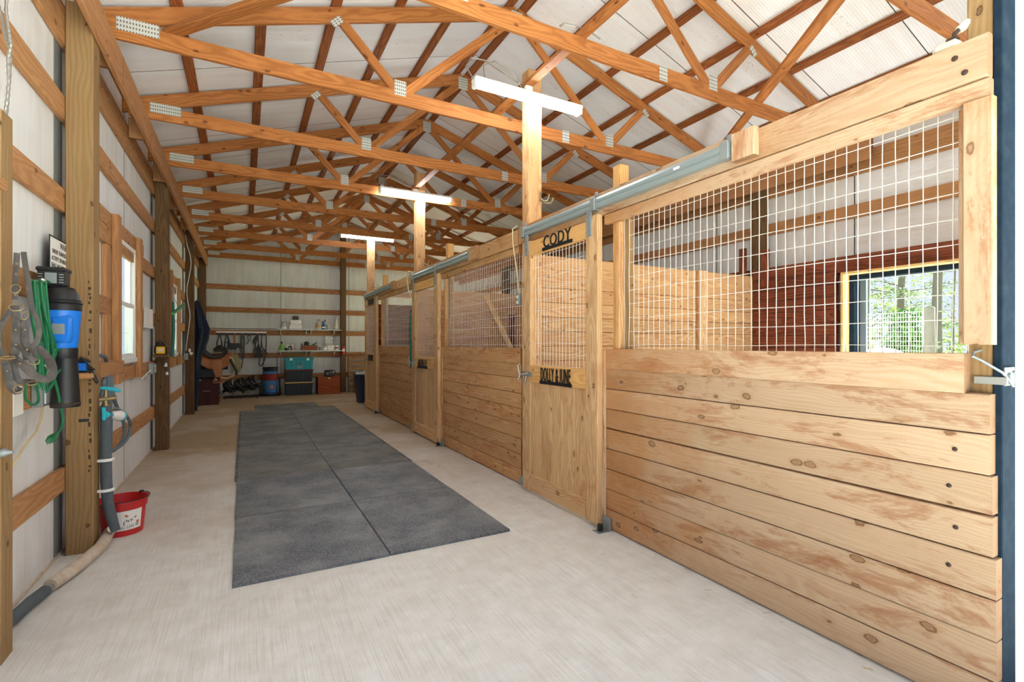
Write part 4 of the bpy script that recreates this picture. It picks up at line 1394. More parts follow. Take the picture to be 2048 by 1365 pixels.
# cordless leaf blower, nozzle down
BX, BY = -0.95, 3.79
t = thing('leaf_blower', (BX, BY, 1.05), 'blue and black cordless leaf blower hung nozzle down by the warning sign', 'leaf blower')
MB().lathe([(0.066, 1.055), (0.069, 1.06), (0.067, 1.10), (0.055, 1.34), (0.056, 1.38)], BX + 0.025, BY, 20).build('nozzle', M['black'], t, smooth=True)
MB().lathe([(0.068, 1.068), (0.0705, 1.072), (0.0705, 1.078), (0.067, 1.082)], BX + 0.025, BY, 20, 1, 1, False, False).build('nozzle_rim', M['rust'], t, smooth=True)
MB().lathe([(0.066, 1.395), (0.076, 1.41), (0.080, 1.46), (0.086, 1.54), (0.092, 1.61), (0.092, 1.635), (0.085, 1.64)], BX + 0.005, BY, 22).rbox(BX - 0.02, BX + 0.075, BY - 0.095, BY - 0.05, 1.43, 1.59, 0.02).build('body', M['blue'], t, smooth=True)
MB().lathe([(0.062, 1.34), (0.066, 1.345), (0.068, 1.40), (0.06, 1.401)], BX + 0.015, BY, 22).build('collar', M['black'], t, smooth=True)
m = MB().lathe([(0.088, 1.615), (0.095, 1.62), (0.094, 1.66), (0.082, 1.715), (0.06, 1.75), (0.05, 1.757)], BX + 0.005, BY, 22)
for k in range(6):
    m.lathe([(0.095 - k * 0.0065, 1.655 + k * 0.017), (0.1005 - k * 0.0072, 1.661 + k * 0.017), (0.093 - k * 0.0072, 1.667 + k * 0.017)], BX + 0.005, BY, 22)
m.build('fan_grille', M['black'], t, smooth=True)
m = MB().rbox(BX - 0.085, BX + 0.035, BY - 0.06, BY + 0.06, 1.755, 1.858, 0.012).rbox(BX - 0.09, BX + 0.04, BY - 0.065, BY + 0.065, 1.84, 1.866, 0.007)
b = m.build('battery', M['black'], t)
m = MB()
for k in range(4):
    m.rbox(BX - 0.08, BX - 0.06, BY - 0.064, BY - 0.059, 1.775 + k * 0.015, 1.781 + k * 0.015, 0.001).rbox(BX + 0.012, BX + 0.032, BY - 0.064, BY - 0.059, 1.775 + k * 0.015, 1.781 + k * 0.015, 0.001)
m.rbox(BX - 0.05, BX + 0.002, BY - 0.0635, BY - 0.059, 1.772, 1.832, 0.001)
m.build('battery_label', M['galv'], b)
MB().rbox(BX - 0.01, BX + 0.045, BY - 0.0965, BY - 0.094, 1.48, 1.54, 0.001).build('rating_label', M['galv'], t)
MB().tube([(BX - 0.05, BY + 0.02, 1.70), (BX - 0.09, BY + 0.03, 1.76), (W + 0.043, BY + 0.03, 1.77)], 0.006, 6).build('hanging_loop', M['black'], t)

# charger on a little shelf nailed to the post
t = thing('post_shelf', (-0.95, 4.28, 1.22), 'small wood ledge nailed across the post below the blue charger', 'shelf')
board('ledge', -1.06, -0.885, 4.22, 4.339, 1.195, 1.232, M['girt'], t)
board('cleat', -1.06, -0.9125, 4.515, 5.32, 1.18, 1.285, M['girt'], t)
t = thing('battery_charger', (-0.96, 4.28, 1.232), 'blue battery charger with a black cord on the post ledge', 'charger')
MB().rbox(-1.02, -0.925, 4.235, 4.32, 1.233, 1.245, 0.004).build('foot', M['black'], t)
MB().rbox(-1.02, -0.925, 4.235, 4.32, 1.30, 1.325, 0.01).build('cap', M['black'], t)
m = MB().rbox(-1.018, -0.927, 4.237, 4.318, 1.246, 1.30, 0.006)
for k in range(4): m.rbox(-1.005 + k * 0.02, -0.995 + k * 0.02, 4.232, 4.238, 1.25, 1.296, 0.001)
m.build('body', M['blue'], t)
m = MB().tube([on_y(a, b, 4.225) for a, b in ((160, 716), (168, 720), (176, 730), (186, 738), (191, 740), (186, 741), (175, 738), (175, 728), (179, 745), (186, 757), (194, 768), (196, 764), (190, 752), (180, 738))], 0.0055, 6)
m.build('cord', M['black'], t, smooth=True)
o = MB().rbox(-0.99, -0.935, 4.3365, 4.339, 0.895, 0.915, 0.001).build('tape_strip', M['tape']); tag(o, 'strip of black tape on the treated post below the ledge', 'tape')

# water line: foam-wrapped riser beside the post, valve, spray nozzle, hose coil, ties
t = thing('water_riser', (-0.885, 4.49, 0), 'grey foam wrapped water pipe standing against the treated post', 'pipe')
RX, RY = -0.872, 4.475
MB().tube([(RX, RY, 0.985), (RX, RY, 0.6), (RX + 0.002, RY, 0.45), (RX + 0.012, RY - 0.005, 0.30), (RX + 0.03, RY - 0.01, 0.2), (RX + 0.06, RY - 0.03, 0.09)], [0.034, 0.034, 0.035, 0.035, 0.034, 0.03], 14).build('foam_sleeve', M['foam'], t, smooth=True)
A = [Vector((RX + 0.045, RY - 0.04, 0.115))] + [on_z(a, b, z) for a, b, z in ((222, 1060, 0.055), (200, 1095, 0.045), (165, 1126, 0.045), (135, 1148, 0.045), (100, 1172, 0.045))]
MB().tube(A, [0.03, 0.036, 0.037, 0.038, 0.038, 0.036], 12).build('wrapped_pipe', M['wrap'], t, smooth=True)
B = [on_z(a, b, 0.04) for a, b in ((112, 1168), (90, 1183), (60, 1206), (20, 1243), (-20, 1280))]
MB().tube(B[:2], 0.014, 8).build('bare_pipe', M['galv'], t, smooth=True)
MB().tube(B[1:], 0.032, 12).build('floor_foam', M['foam'], t, smooth=True)
for z in (0.60, 0.385):
    MB().tube([(RX - 0.06, RY - 0.02, z), (RX - 0.03, RY - 0.036, z), (RX, RY - 0.042, z), (RX + 0.035, RY - 0.03, z), (RX + 0.043, RY, z)], 0.011, 6, flat=((0, 0, 1), 1.0)).build('cable_tie', M['white'], t)
m = MB().tube([(RX, RY, 0.985), (RX, RY, 1.0)], 0.026, 10).tube([(RX, RY, 1.0), (RX, RY, 1.06)], 0.017, 10).tube([(RX - 0.035, RY - 0.01, 1.03), (RX + 0.06, RY, 1.04)], 0.016, 10).tube([(RX, RY, 1.06), (RX, RY, 1.10)], 0.010, 8)
m.build('valve', M['brass'], t, smooth=True)
MB().tube([(RX - 0.03, RY, 1.115), (RX, RY, 1.108), (RX + 0.05, RY - 0.01, 1.10), (RX + 0.085, RY - 0.01, 1.085)], [0.008, 0.013, 0.014, 0.010], 8).build('valve_lever', M['turq'], t, smooth=True)

HXW = -0.92
t = thing('garden_hose', (-0.95, 5.0, 0.6), 'grey blue garden hose looped on the wall past the treated post', 'hose')


def HS(*p):
    return [on_x(a, b, -0.93 + d) for a, b, d in p]


m = MB()
for pts in (HS((210, 750, 0), (209, 790, 0), (209, 850, 0), (210, 900, 0.01), (212, 920, 0.01)),
            HS((216, 748, 0.01), (216, 800, 0.02), (215, 860, 0.01), (215, 905, 0.0), (213, 932, 0.0)),
            HS((220, 748, 0), (221, 800, 0.01), (221, 860, 0.02), (220, 905, 0.01), (214, 925, 0.01)),
            HS((222, 752, 0.0), (226, 790, 0.02), (234, 815, 0.03), (246, 840, 0.03), (249, 865, 0.03), (243, 885, 0.02), (230, 900, 0.01), (218, 905, 0)),
            HS((214, 815, 0.05), (224, 817, 0.06), (240, 822, 0.05), (254, 834, 0.05), (261, 852, 0.05), (256, 875, 0.05), (240, 893, 0.04), (222, 902, 0.03), (212, 906, 0.03)),
            HS((208, 760, 0.02), (206, 775, 0.02), (202, 800, 0.02))):
    m.tube(smooth_pts(pts), 0.0135, 8)
m.tube(smooth_pts(HS((200, 712, -0.03), (206, 712, -0.03), (212, 718, -0.03), (212, 730, -0.03), (208, 745, -0.02))), 0.0135, 8)
m.build('hose_loops', M['hose'], t, smooth=True)
m = MB()
pts = smooth_pts(HS((224, 817, 0.06), (240, 822, 0.05), (254, 834, 0.05)), 8)
for i in range(len(pts) - 1):
    m.tube([pts[i] - Vector((0, 0, 0.017)), pts[i] + Vector((0.014, 0, 0)), pts[i] + Vector((0, 0, 0.017))], 0.003, 4)
m.build('strain_spring', M['zinc'], t)
m = MB().tube(HS((208, 815, 0.05), (214, 815, 0.05), (222, 816, 0.06)), [0.020, 0.016, 0.018], 10)
m.build('coupling', M['zinc'], t, smooth=True)
t = thing('spray_nozzle', (-0.86, 4.8, 0.95), 'white and turquoise spray nozzle on the garden hose', 'nozzle')
a, b = on_x(222, 830, -0.86), on_x(241, 832, -0.84)
MB().tube([a, a.lerp(b, 0.3), a.lerp(b, 0.9), b], [0.014, 0.030, 0.040, 0.036], 12).build('head', M['white'], t, smooth=True)
MB().tube([b - (b - a) * 0.12, b, b + (b - a) * 0.1], [0.041, 0.043, 0.034], 12).build('bezel', M['turq'], t, smooth=True)
c = on_x(213, 829, -0.86)
MB().tube([c - Vector((0, 0.02, 0.0)), a], [0.022, 0.018], 10).tube([on_x(207, 816, -0.86), on_x(208, 829, -0.86), on_x(208, 838, -0.86), c], 0.012, 8).build('handle', M['turq'], t, smooth=True)

# red feed bucket
BX, BY = -0.815, 4.70
t = thing('red_bucket', (BX, BY, 0), 'red plastic bucket with a white paper label on the concrete floor', 'bucket')
R = 0.152
MB().lathe([(R * 0.83, 0.0), (R * 0.84, 0.012), (R * 0.94, 0.19), (R * 1.0, 0.195), (R * 1.03, 0.245), (R * 1.08, 0.248), (R * 1.08, 0.258), (R * 1.0, 0.258), (R * 0.91, 0.19), (R * 0.80, 0.02), (0.001, 0.018)], BX, BY, 32, cap1=False).build('pail', M['red'], t, smooth=True)
m = MB()
hy = [(BX + R * 1.1 * cos(a), BY + R * 1.1 * sin(a), 0.262 + (0.0 if 0 < i < 12 else -0.02)) for i, a in enumerate([radians(55) - radians(172) * i / 12 for i in range(13)])]
m.tube(hy, 0.0035, 6)
for e in (hy[0], hy[-1]): m.rbox(e[0] - 0.016, e[0] + 0.016, e[1] - 0.016, e[1] + 0.016, 0.225, 0.268, 0.005)
m.build('bail', M['black'], t)
m = MB()
a0, a1 = radians(-97), radians(-28)
nseg = 10
lv = []
for i in range(nseg + 1):
    a = a0 + (a1 - a0) * i / nseg
    for z in (0.045, 0.19): 
        rr = R * (0.84 + 0.10 * (z - 0.012) / 0.178) + 0.0022
        lv.append((BX + rr * cos(a), BY + rr * sin(a), z))
m.add(lv, [(2 * i, 2 * i + 2, 2 * i + 3, 2 * i + 1) for i in range(nseg)])
lb = m.build('paper_label', M['paper'], t)


def on_pail(u, z):
    a = a0 + (a1 - a0) * u
    rr = R * (0.84 + 0.10 * (z - 0.012) / 0.178) + 0.0035
    return Vector((BX + rr * cos(a), BY + rr * sin(a), z))


def scribble(name, strokes, r, mt):
    m = MB()
    for st in strokes:
        m.tube([on_pail(u, z) for u, z in st], r, 4)
    m.build(name, mt, lb)


scribble('handwriting', [[(0.30, 0.115), (0.28, 0.095), (0.30, 0.085)], [(0.36, 0.125), (0.40, 0.108), (0.44, 0.12), (0.47, 0.105)], [(0.52, 0.125), (0.55, 0.108), (0.60, 0.122)], [(0.66, 0.135), (0.70, 0.128), (0.74, 0.14)]], 0.0028, M['black_metal'])
FALL = 'Fall Color Run'
u = 0.05
for ch_i in range(12):
    if ch_i in (4, 9):
        u += 0.05; continue
    scribble('script', [[(u, 0.056 + 0.012 * u), (u + 0.035, 0.078 + 0.012 * u), (u + 0.03, 0.055 + 0.012 * u), (u + 0.06, 0.062 + 0.012 * u)]], 0.0010, M['black_metal'])
    u += 0.072
m = MB()
for (uu, zz) in ((0.36, 0.155), (0.40, 0.15), (0.82, 0.098), (0.80, 0.093)):
    m.ball(on_pail(uu, zz), 0.009, 6, 4, (1, 1, 0.7))
m.build('leaf_print', M['orange'], lb)

# paper on the wall, work light, outlet at the second post
t = thing('wall_paper_note', (-1.05, 7.6, 1.7), 'curled white paper pinned to the wall past the first window', 'paper')
p0, p1 = on_x(287, 655, -1.05), on_x(305, 620, -1.05)
m = MB()
vv = []
for i in range(7):
    y_ = p0.y + (p1.y - p0.y) * i / 6
    for z_ in (p0.z, p1.z): vv.append((-1.05 + 0.012 * sin(i * 1.1), y_, z_))
m.add(vv, [(2 * i, 2 * i + 2, 2 * i + 3, 2 * i + 1) for i in range(6)])
so = m.build('sheet', M['paper'], t)
sm = so.modifiers.new('thick', 'SOLIDIFY'); sm.thickness = 0.002
t = thing('post_shelf', (-0.95, 8.0, 1.27), 'small wood ledge on the second wall post under the yellow lamp', 'shelf')
board('ledge', -1.06, -0.90, 7.93, 8.099, 1.255, 1.29, M['post'], t)
t = thing('work_lamp', (-0.96, 8.0, 1.29), 'yellow and black work lamp on a ledge of the wall post', 'work lamp')
m = MB().rbox(-1.055, -0.915, 7.96, 8.06, 1.291, 1.40, 0.02)
m.tube([(-1.05, 8.0, 1.39), (-1.02, 8.0, 1.435), (-0.985, 8.0, 1.445), (-0.95, 8.0, 1.435), (-0.92, 8.0, 1.39)], 0.010, 8)
m.rbox(-1.005, -0.965, 7.98, 8.03, 1.42, 1.47, 0.008)
m.build('housing', M['black'], t)
MB().rbox(-1.03, -0.93, 7.945, 7.962, 1.30, 1.395, 0.012).build('face', M['yellow'], t)
MB().rbox(-1.01, -0.95, 7.940, 7.946, 1.332, 1.368, 0.004).build('lens', M['cream'], t)
MB().tube([(-1.0, 7.95, 1.29), (-0.97, 7.92, 1.22), (-0.92, 7.92, 1.16), (-0.91, 7.94, 1.06)], 0.006, 6).build('cord', M['black'], t, smooth=True)
MB().tube([(-0.91, 7.94, 1.06), (-0.905, 7.94, 1.02)], [0.012, 0.016], 8).tube([(-0.92, 7.93, 1.18), (-0.92, 7.93, 1.13)], [0.014, 0.018], 8).build('plug', M['white'], t)
t = thing('wall_outlet', (-1.05, 7.75, 1.13), 'grey outlet box on the low girt beside the second wall post', 'outlet')
MB().rbox(-1.062, -1.0, 7.55, 7.70, 1.05, 1.19, 0.005).build('box', M['galv'], t)
MB().rbox(-0.9995, -0.985, 7.58, 7.67, 1.07, 1.17, 0.003).build('cover', M['zinc'], t)
MB().tube([(-1.03, 7.55, 1.10), (-1.045, 7.35, 1.07), (-1.055, 7.12, 1.02)], 0.007, 6).build('cable', M['white'], t, smooth=True)

# long tools beyond the second post
t = thing('twitch_handle', (-0.95, 8.4, 1.7), 'dark teal handled tool hanging from a chain past the second post', 'tool')
a, b = on_x(346, 604, -0.93), on_x(344, 714, -0.93)
MB().tube([a, a.lerp(b, 0.5) + Vector((0.012, 0, 0)), b], [0.016, 0.022, 0.026], 8).build('handle', M['green2'], t, smooth=True)
m = MB()
for i in range(9):
    c = a + Vector((0.004 * (i % 2), 0.01 * (i % 3), 0.02 + i * 0.022))
    ring(m, c, 0.012, 0.017, 0.004)
m.build('chain', M['zinc'], t)
t = thing('green_scraper', (-0.9, 8.6, 1.65), 'leaf green plastic tool hung slanting at the second window', 'tool')
a, b = on_x(345, 628, -0.88), on_x(367, 610, -0.86)
MB().tube([a, b], 0.022, 4).build('blade', M['green3'], t)
MB().tube([on_x(344, 594, -0.93), on_x(352, 604, -0.9), on_x(357, 616, -0.875)], 0.004, 5).build('wire', M['zinc'], t)

# thin wire and outlet at the third post
pts = [on_y(a, b, 11.90) for a, b in ((371, 470), (374, 490), (380, 510), (382, 530), (378, 555), (374, 577), (375, 600), (380, 630), (377, 660), (373, 690), (372, 702))]
o = MB().tube(smooth_pts(pts), 0.007, 6).build('white_wire', M['white'], None, smooth=True)
tag(o, 'thin white wire hanging down the third wall post', 'cord')
t = thing('wall_outlet', (-1.0, 11.8, 1.1), 'outlet with white plugs low on the third wall post', 'outlet')
MB().rbox(-1.058, -0.99, 11.6, 11.72, 1.12, 1.25, 0.005).build('box', M['galv'], t)
MB().rbox(-0.98, -0.93, 11.84, 11.925, 1.22, 1.27, 0.004).rbox(-1.0, -0.965, 11.86, 11.925, 1.27, 1.34, 0.004).build('plug', M['white'], t)
board('block', -1.06, -0.95, 11.75, 11.925, 1.18, 1.21, M['post'], t)

# ------------------------------------------------------------------ tack end of the aisle
# hanging blanket beside the third post
t = thing('hanging_blanket', (-0.85, 12.35, 0.05), 'dark navy horse blanket hanging past the third wall post', 'blanket')
m = MB()
prof = [(0.02, -0.93, 0.035), (0.3, -0.925, 0.055), (0.9, -0.915, 0.07), (1.15, -0.90, 0.085), (1.35, -0.86, 0.11), (1.55, -0.82, 0.135), (1.75, -0.80, 0.14), (1.95, -0.83, 0.105), (2.15, -0.86, 0.075), (2.32, -0.89, 0.045), (2.36, -0.90, 0.01)]
seg = 24
for z, cx, r in prof:
    for k in range(seg):
        a = 2 * pi * k / seg
        rr = r * (1 + 0.22 * sin(5 * a + z * 2.2) + 0.08 * sin(9 * a - z * 3))
        m.v.append((cx + rr * cos(a), 12.36 + 1.3 * rr * sin(a), z))
for i in range(len(prof) - 1):
    for k in range(seg):
        k2 = (k + 1) % seg
        m.f.append((i * seg + k, i * seg + k2, (i + 1) * seg + k2, (i + 1) * seg + k))
m.f.append(tuple(range(seg))[::-1]); m.f.append(tuple((len(prof) - 1) * seg + k for k in range(seg)))
m.build('cloth', M['cloth'], t, smooth=True)
MB().tube([(-0.905, 12.115, 2.30), (-0.90, 12.25, 2.33), (-0.90, 12.36, 2.36)], 0.008, 6).build('hook', M['black_metal'], t)

# trunk
t = thing('tack_chest', (-0.75, 13.95, 0), 'dark red wooden trunk with a silver handle under the saddle', 'trunk')
board('front', -0.985, -0.545, 13.58, 13.60, 0.0, 0.60, M['trunk'], t)
board('side', -0.566, -0.546, 13.601, 14.30, 0.0, 0.60, M['trunk'], t)
board('side', -0.985, -0.965, 13.601, 14.30, 0.0, 0.60, M['trunk'], t)
board('back', -0.985, -0.545, 14.301, 14.32, 0.0, 0.60, M['trunk'], t)
board('lid', -0.99, -0.54, 13.575, 14.325, 0.601, 0.64, M['trunk'], t)
MB().tube([(-0.86, 13.58, 0.335), (-0.86, 13.55, 0.335), (-0.72, 13.55, 0.335), (-0.72, 13.58, 0.335)], 0.008, 6).build('handle', M['zinc'], t)
for x in (-0.93, -0.60):
    MB().rbox(x - 0.03, x + 0.03, 13.57, 13.58, 0.57, 0.61, 0.002).build('clasp', M['zinc'], t)

# saddles
def saddle(name, label, mt, seat_mt, loc, rot, cinch, scale=1.0):
    t = thing(name, loc, label, 'saddle')
    n, q = 18, 17
    rows, top = [], []
    for i in range(n):
        u = -1 + 2 * i / (n - 1)
        x = 0.34 * u
        ridge = 0.04 + 0.05 * u * u + (0.05 * max(0, -u - 0.45) / 0.55 if u < -0.45 else 0) + (0.07 * max(0, u - 0.35) / 0.65)
        drop = 0.30 - 0.06 * abs(u) ** 3
        row = []
        for j in range(q):
            v = -1 + 2 * j / (q - 1)
            y_ = 0.27 * sin(v * 1.25)
            z_ = ridge - drop * (abs(v) ** 1.7)
            row.append((x, y_, z_))
        rows.append(row)
    m = MB()
    m.v = [p for r in rows for p in r]
    m.f = [(i * q + j, i * q + j + 1, (i + 1) * q + j + 1, (i + 1) * q + j) for i in range(n - 1) for j in range(q - 1)]
    mw = Matrix.Translation(loc) @ rot @ Matrix.Scale(scale, 4)
    o = m.build('skirt', mt, t, smooth=True, mw=mw)
    md = o.modifiers.new('thick', 'SOLIDIFY'); md.thickness = 0.015
    m = MB()
    q2, n2 = 11, 16
    for i in range(n2):
        u = -1 + 2 * i / (n2 - 1)
        x = 0.25 * u - 0.02
        ridge = 0.10 + 0.02 * u * u + (0.13 * max(0, -u - 0.35) / 0.65) + (0.11 * max(0, u - 0.45) / 0.55)
        wd = 0.17 + 0.05 * max(0, -u) - 0.06 * max(0, u)
        for j in range(q2):
            v = -1 + 2 * j / (q2 - 1)
            m.v.append((x, wd * v, ridge + 0.03 * v * v - 0.12 * abs(v) ** 3))
    m.f = [(i * q2 + j, i * q2 + j + 1, (i + 1) * q2 + j + 1, (i + 1) * q2 + j) for i in range(n2 - 1) for j in range(q2 - 1)]
    o = m.build('seat', seat_mt, t, smooth=True, mw=mw)
    md = o.modifiers.new('thick', 'SOLIDIFY'); md.thickness = 0.03
    MB().tube([(0.24, 0, 0.20), (0.25, 0, 0.27), (0.27, 0, 0.30)], [0.03, 0.022, 0.035], 10).build('horn', seat_mt, t, smooth=True, mw=mw)
    for s in (-1, 1):
        f = MB().tube([(0.02, s * 0.265, -0.05), (0.03, s * 0.285, -0.20), (0.04, s * 0.285, -0.34), (0.05, s * 0.285, -0.44)], [0.10, 0.11, 0.08, 0.05], 10, flat=((0, 1, 0), 0.12)).build('fender', mt, t, smooth=True, mw=mw)
        st = MB().tube([(0.0, s * 0.285, -0.44), (-0.05, s * 0.285, -0.54), (-0.055, s * 0.285, -0.57), (0.15, s * 0.285, -0.57), (0.14, s * 0.285, -0.54), (0.09, s * 0.285, -0.44)], 0.017, 8)
        st.build('stirrup', mt, t, smooth=True, mw=mw)
    if cinch:
        MB().tube([(0.28, -0.28, 0.02), (0.34, -0.29, 0.0), (0.36, -0.29, -0.12), (0.40, -0.29, -0.28), (0.36, -0.29, -0.42), (0.22, -0.29, -0.48), (0.10, -0.29, -0.45)], 0.018, 8, flat=((0, 1, 0), 0.4)).build('cinch_strap', M['cream_rope'], t, smooth=True, mw=mw)
        MB().tube([(0.30, -0.30, -0.02), (0.35, -0.30, -0.15), (0.43, -0.30, -0.32), (0.42, -0.30, -0.40)], 0.03, 8, flat=((0, 1, 0), 0.3)).build('tie_strap', M['blackleather'], t, smooth=True, mw=mw)
        m = MB(); ring(m, Vector((-0.25, -0.30, -0.10)), 0.035, 0.035, 0.006); m.build('ring', M['zinc'], t, mw=mw)
    return t


saddle('western_saddle', 'tan leather western saddle with a black seat above the red trunk', M['tan'], M['blackleather'], Vector((-0.60, 13.79, 1.10)), Matrix.Identity(4), True, 1.0)
t = thing('saddle_stand', (-0.72, 13.9, 0.64), 'dark padded saddle stand between the trunk and the tan saddle', 'stand')
m = MB()
for i in range(9):
    a = pi * i / 8
    m.v += [(-0.98, 13.80 + 0.20 * cos(a), 0.83 + 0.20 * sin(a)), (-0.36, 13.80 + 0.20 * cos(a), 0.83 + 0.20 * sin(a))]
m.f = [(2 * i, 2 * i + 2, 2 * i + 3, 2 * i + 1) for i in range(8)] + [tuple(range(0, 18, 2)), tuple(range(1, 18, 2))[::-1], (0, 1, 17, 16)]
m.build('bolster', M['cloth'], t, smooth=True)
MB().rbox(-0.95, -0.58, 13.70, 14.0, 0.641, 0.84, 0.01).build('base', M['black'], t)
o = MB().tube([(-0.24, 15.575, 1.16), (-0.22, 15.57, 1.0), (-0.20, 15.56, 0.8), (-0.22, 15.56, 0.66)], [0.05, 0.11, 0.15, 0.09], 10, flat=((0, 1, 0), 0.25)).build('saddle_cloth', plain('khaki cloth', (176, 168, 126), 0.9, noise=0.15))
tag(o, 'khaki cloth hanging beyond the tan saddle', 'cloth')
for k, (x, yy, sc_) in enumerate([(-0.33, 15.02, 0.82), (-0.06, 15.10, 0.92), (0.20, 15.18, 1.0)]):
    rot = Matrix.Rotation(radians(-18), 4, 'Z') @ Matrix.Rotation(radians(52), 4, 'Y') @ Matrix.Rotation(radians(18), 4, 'X')
    t = saddle('black_saddle', ['black saddle leaning in the row on the floor, beside the red trunk', 'black saddle leaning in the middle of the floor row', 'black saddle leaning at the end of the floor row, by the bucket stack'][k],
               M['blackleather'], M['blackleather'], Vector((x, yy, 0.36 * sc_ + 0.03)), rot, False, 0.57 * sc_)
    t['group'] = 'black saddles on the floor'
t = thing('floor_rack', (0, 15.0, 0), 'low black metal rack on the floor under the black saddles', 'rack')
m = MB().tube([(-0.50, 14.85, 0.03), (0.33, 14.95, 0.03)], 0.014, 6).tube([(-0.50, 15.3, 0.03), (0.33, 15.35, 0.03)], 0.014, 6)
for k in range(5):
    x = -0.46 + k * 0.19
    m.tube([(x, 14.8, 0.014), (x, 14.9, 0.035), (x, 15.36, 0.035)], 0.012, 6)
m.build('frame', M['black_metal'], t)

# tack rail with bridles and ropes
t = thing('tack_rail', (0, 15.55, 1.76), 'white capped hook rail on the back wall girt with tack hung on it', 'rail')
MB().rbox(-0.685, 0.536, 15.545, 15.597, 1.742, 1.79, 0.004).build('rail', M['white'], t)
MB().rbox(-0.68, 0.53, 15.555, 15.597, 1.692, 1.741, 0.003).build('backing', M['trunk'], t)
HKX = [-0.60, -0.42, -0.24, -0.06, 0.10, 0.31, 0.47]
for x in HKX:
    MB().tube([(x, 15.555, 1.72), (x, 15.51, 1.70), (x, 15.49, 1.715), (x, 15.485, 1.735)], 0.006, 6).build('peg', M['zinc'], t)
o = MB().tube([(-0.90, 15.56, 1.866), (-0.2, 15.55, 1.862), (0.80, 15.56, 1.866)], 0.008, 6).build('curtain_rod', M['black_metal'])
tag(o, 'thin black rod along the back wall above the tack rail', 'rod')


def hang(name, label, cat, x, loops, r, mt, extra=None):
    t = thing(name, (x, 15.49, 1.72), label, cat, 'tack on the hook rail')
    for nm, pts, rr, mm in [('strap', p, r, mt) for p in loops] + (extra or []):
        MB().tube(smooth_pts([Vector((x + a, 15.47 + 0.01 * (i % 2), z)) for i, (a, z) in enumerate(pts)], 3), rr, 6).build(nm, mm, t, smooth=True)
    return t


BL, RP = M['blackleather'], M['rope']
hang('bridle', 'black bridle with blinkers at the end of the tack rail over the saddle', 'bridle', HKX[0], [[(0, 1.72), (-0.04, 1.55), (-0.06, 1.42), (0.0, 1.36), (0.05, 1.42), (0.04, 1.55), (0, 1.72)], [(-0.12, 1.28), (-0.05, 1.38), (0.06, 1.38), (0.13, 1.28)]], 0.016, BL,
     [('blinker', [(-0.14, 1.27), (-0.02, 1.30), (0.12, 1.27)], [0.02, 0.06, 0.06, 0.07, 0.06, 0.05, 0.02], BL)])
hang('dark_halter', 'dark halter second along the tack rail', 'halter', HKX[1], [[(0, 1.72), (-0.05, 1.55), (-0.06, 1.35), (0, 1.30), (0.06, 1.35), (0.04, 1.55), (0, 1.72)], [(-0.05, 1.5), (0.02, 1.47), (0.06, 1.5)], [(0.01, 1.72), (0.02, 1.5), (0.03, 1.33)]], 0.015, BL)
t = hang('black_pouch', 'black pouch on a brown strap hanging from the tack rail', 'bag', HKX[2], [[(0, 1.72), (-0.01, 1.6), (0, 1.46)]], 0.022, M['tan'])
MB().rbox(HKX[2] - 0.13, HKX[2] + 0.13, 15.42, 15.50, 1.29, 1.46, 0.012).build('pouch', M['black'], t)
MB().rbox(HKX[2] + 0.05, HKX[2] + 0.10, 15.415, 15.42, 1.30, 1.325, 0.002).build('tag', M['white'], t)
hang('lead_rope', 'grey lead rope looped on the tack rail with its tail hanging low', 'rope', HKX[3], [[(-0.03, 1.28), (-0.04, 1.55), (-0.03, 1.69), (0.01, 1.73), (0.04, 1.69), (0.05, 1.5), (0.045, 1.28)], [(0.0, 1.3), (-0.015, 1.5), (0.01, 1.72), (0.03, 1.5), (0.02, 1.3)],
     [(-0.03, 1.28), (-0.04, 1.15), (-0.02, 1.06), (0.02, 1.05), (0.055, 1.09), (0.05, 1.2), (0.045, 1.28)], [(0.01, 1.30), (0.01, 1.05), (0.0, 0.9), (-0.02, 0.78)]], 0.014, RP)
hang('leather_strap', 'short curled dark strap in the middle of the tack rail', 'strap', HKX[4], [[(0, 1.72), (-0.03, 1.62), (-0.01, 1.55), (-0.03, 1.47), (-0.06, 1.44)], [(0.01, 1.70), (0.04, 1.60), (0.03, 1.55), (0.05, 1.53)]], 0.010, BL)
hang('black_rope', 'thick bundle of black rope hanging on the tack rail', 'rope', HKX[5], [[(0, 1.70), (-0.03 - 0.02 * k, 1.5), (-0.10 + 0.045 * k, 1.2), (-0.08 + 0.045 * k, 1.08), (-0.04 + 0.04 * k, 1.12), (0.02, 1.45), (0.01, 1.7)] for k in range(5)], 0.013, BL)
hang('long_bridle', 'black bridle with long trailing reins at the shelf end of the tack rail', 'bridle', HKX[6], [[(-0.06, 1.55), (-0.05, 1.68), (0.0, 1.73), (0.05, 1.68), (0.06, 1.55), (0.05, 1.3), (-0.02, 1.18)], [(-0.06, 1.55), (-0.04, 1.35), (0.03, 1.25), (0.10, 1.15)], [(-0.06, 1.55), (-0.09, 1.1), (-0.12, 0.9), (-0.08, 0.82), (-0.02, 0.9), (0.04, 1.1), (0.06, 1.55)], [(-0.06, 1.22), (0.0, 1.28), (0.06, 1.24)]], 0.013, BL)

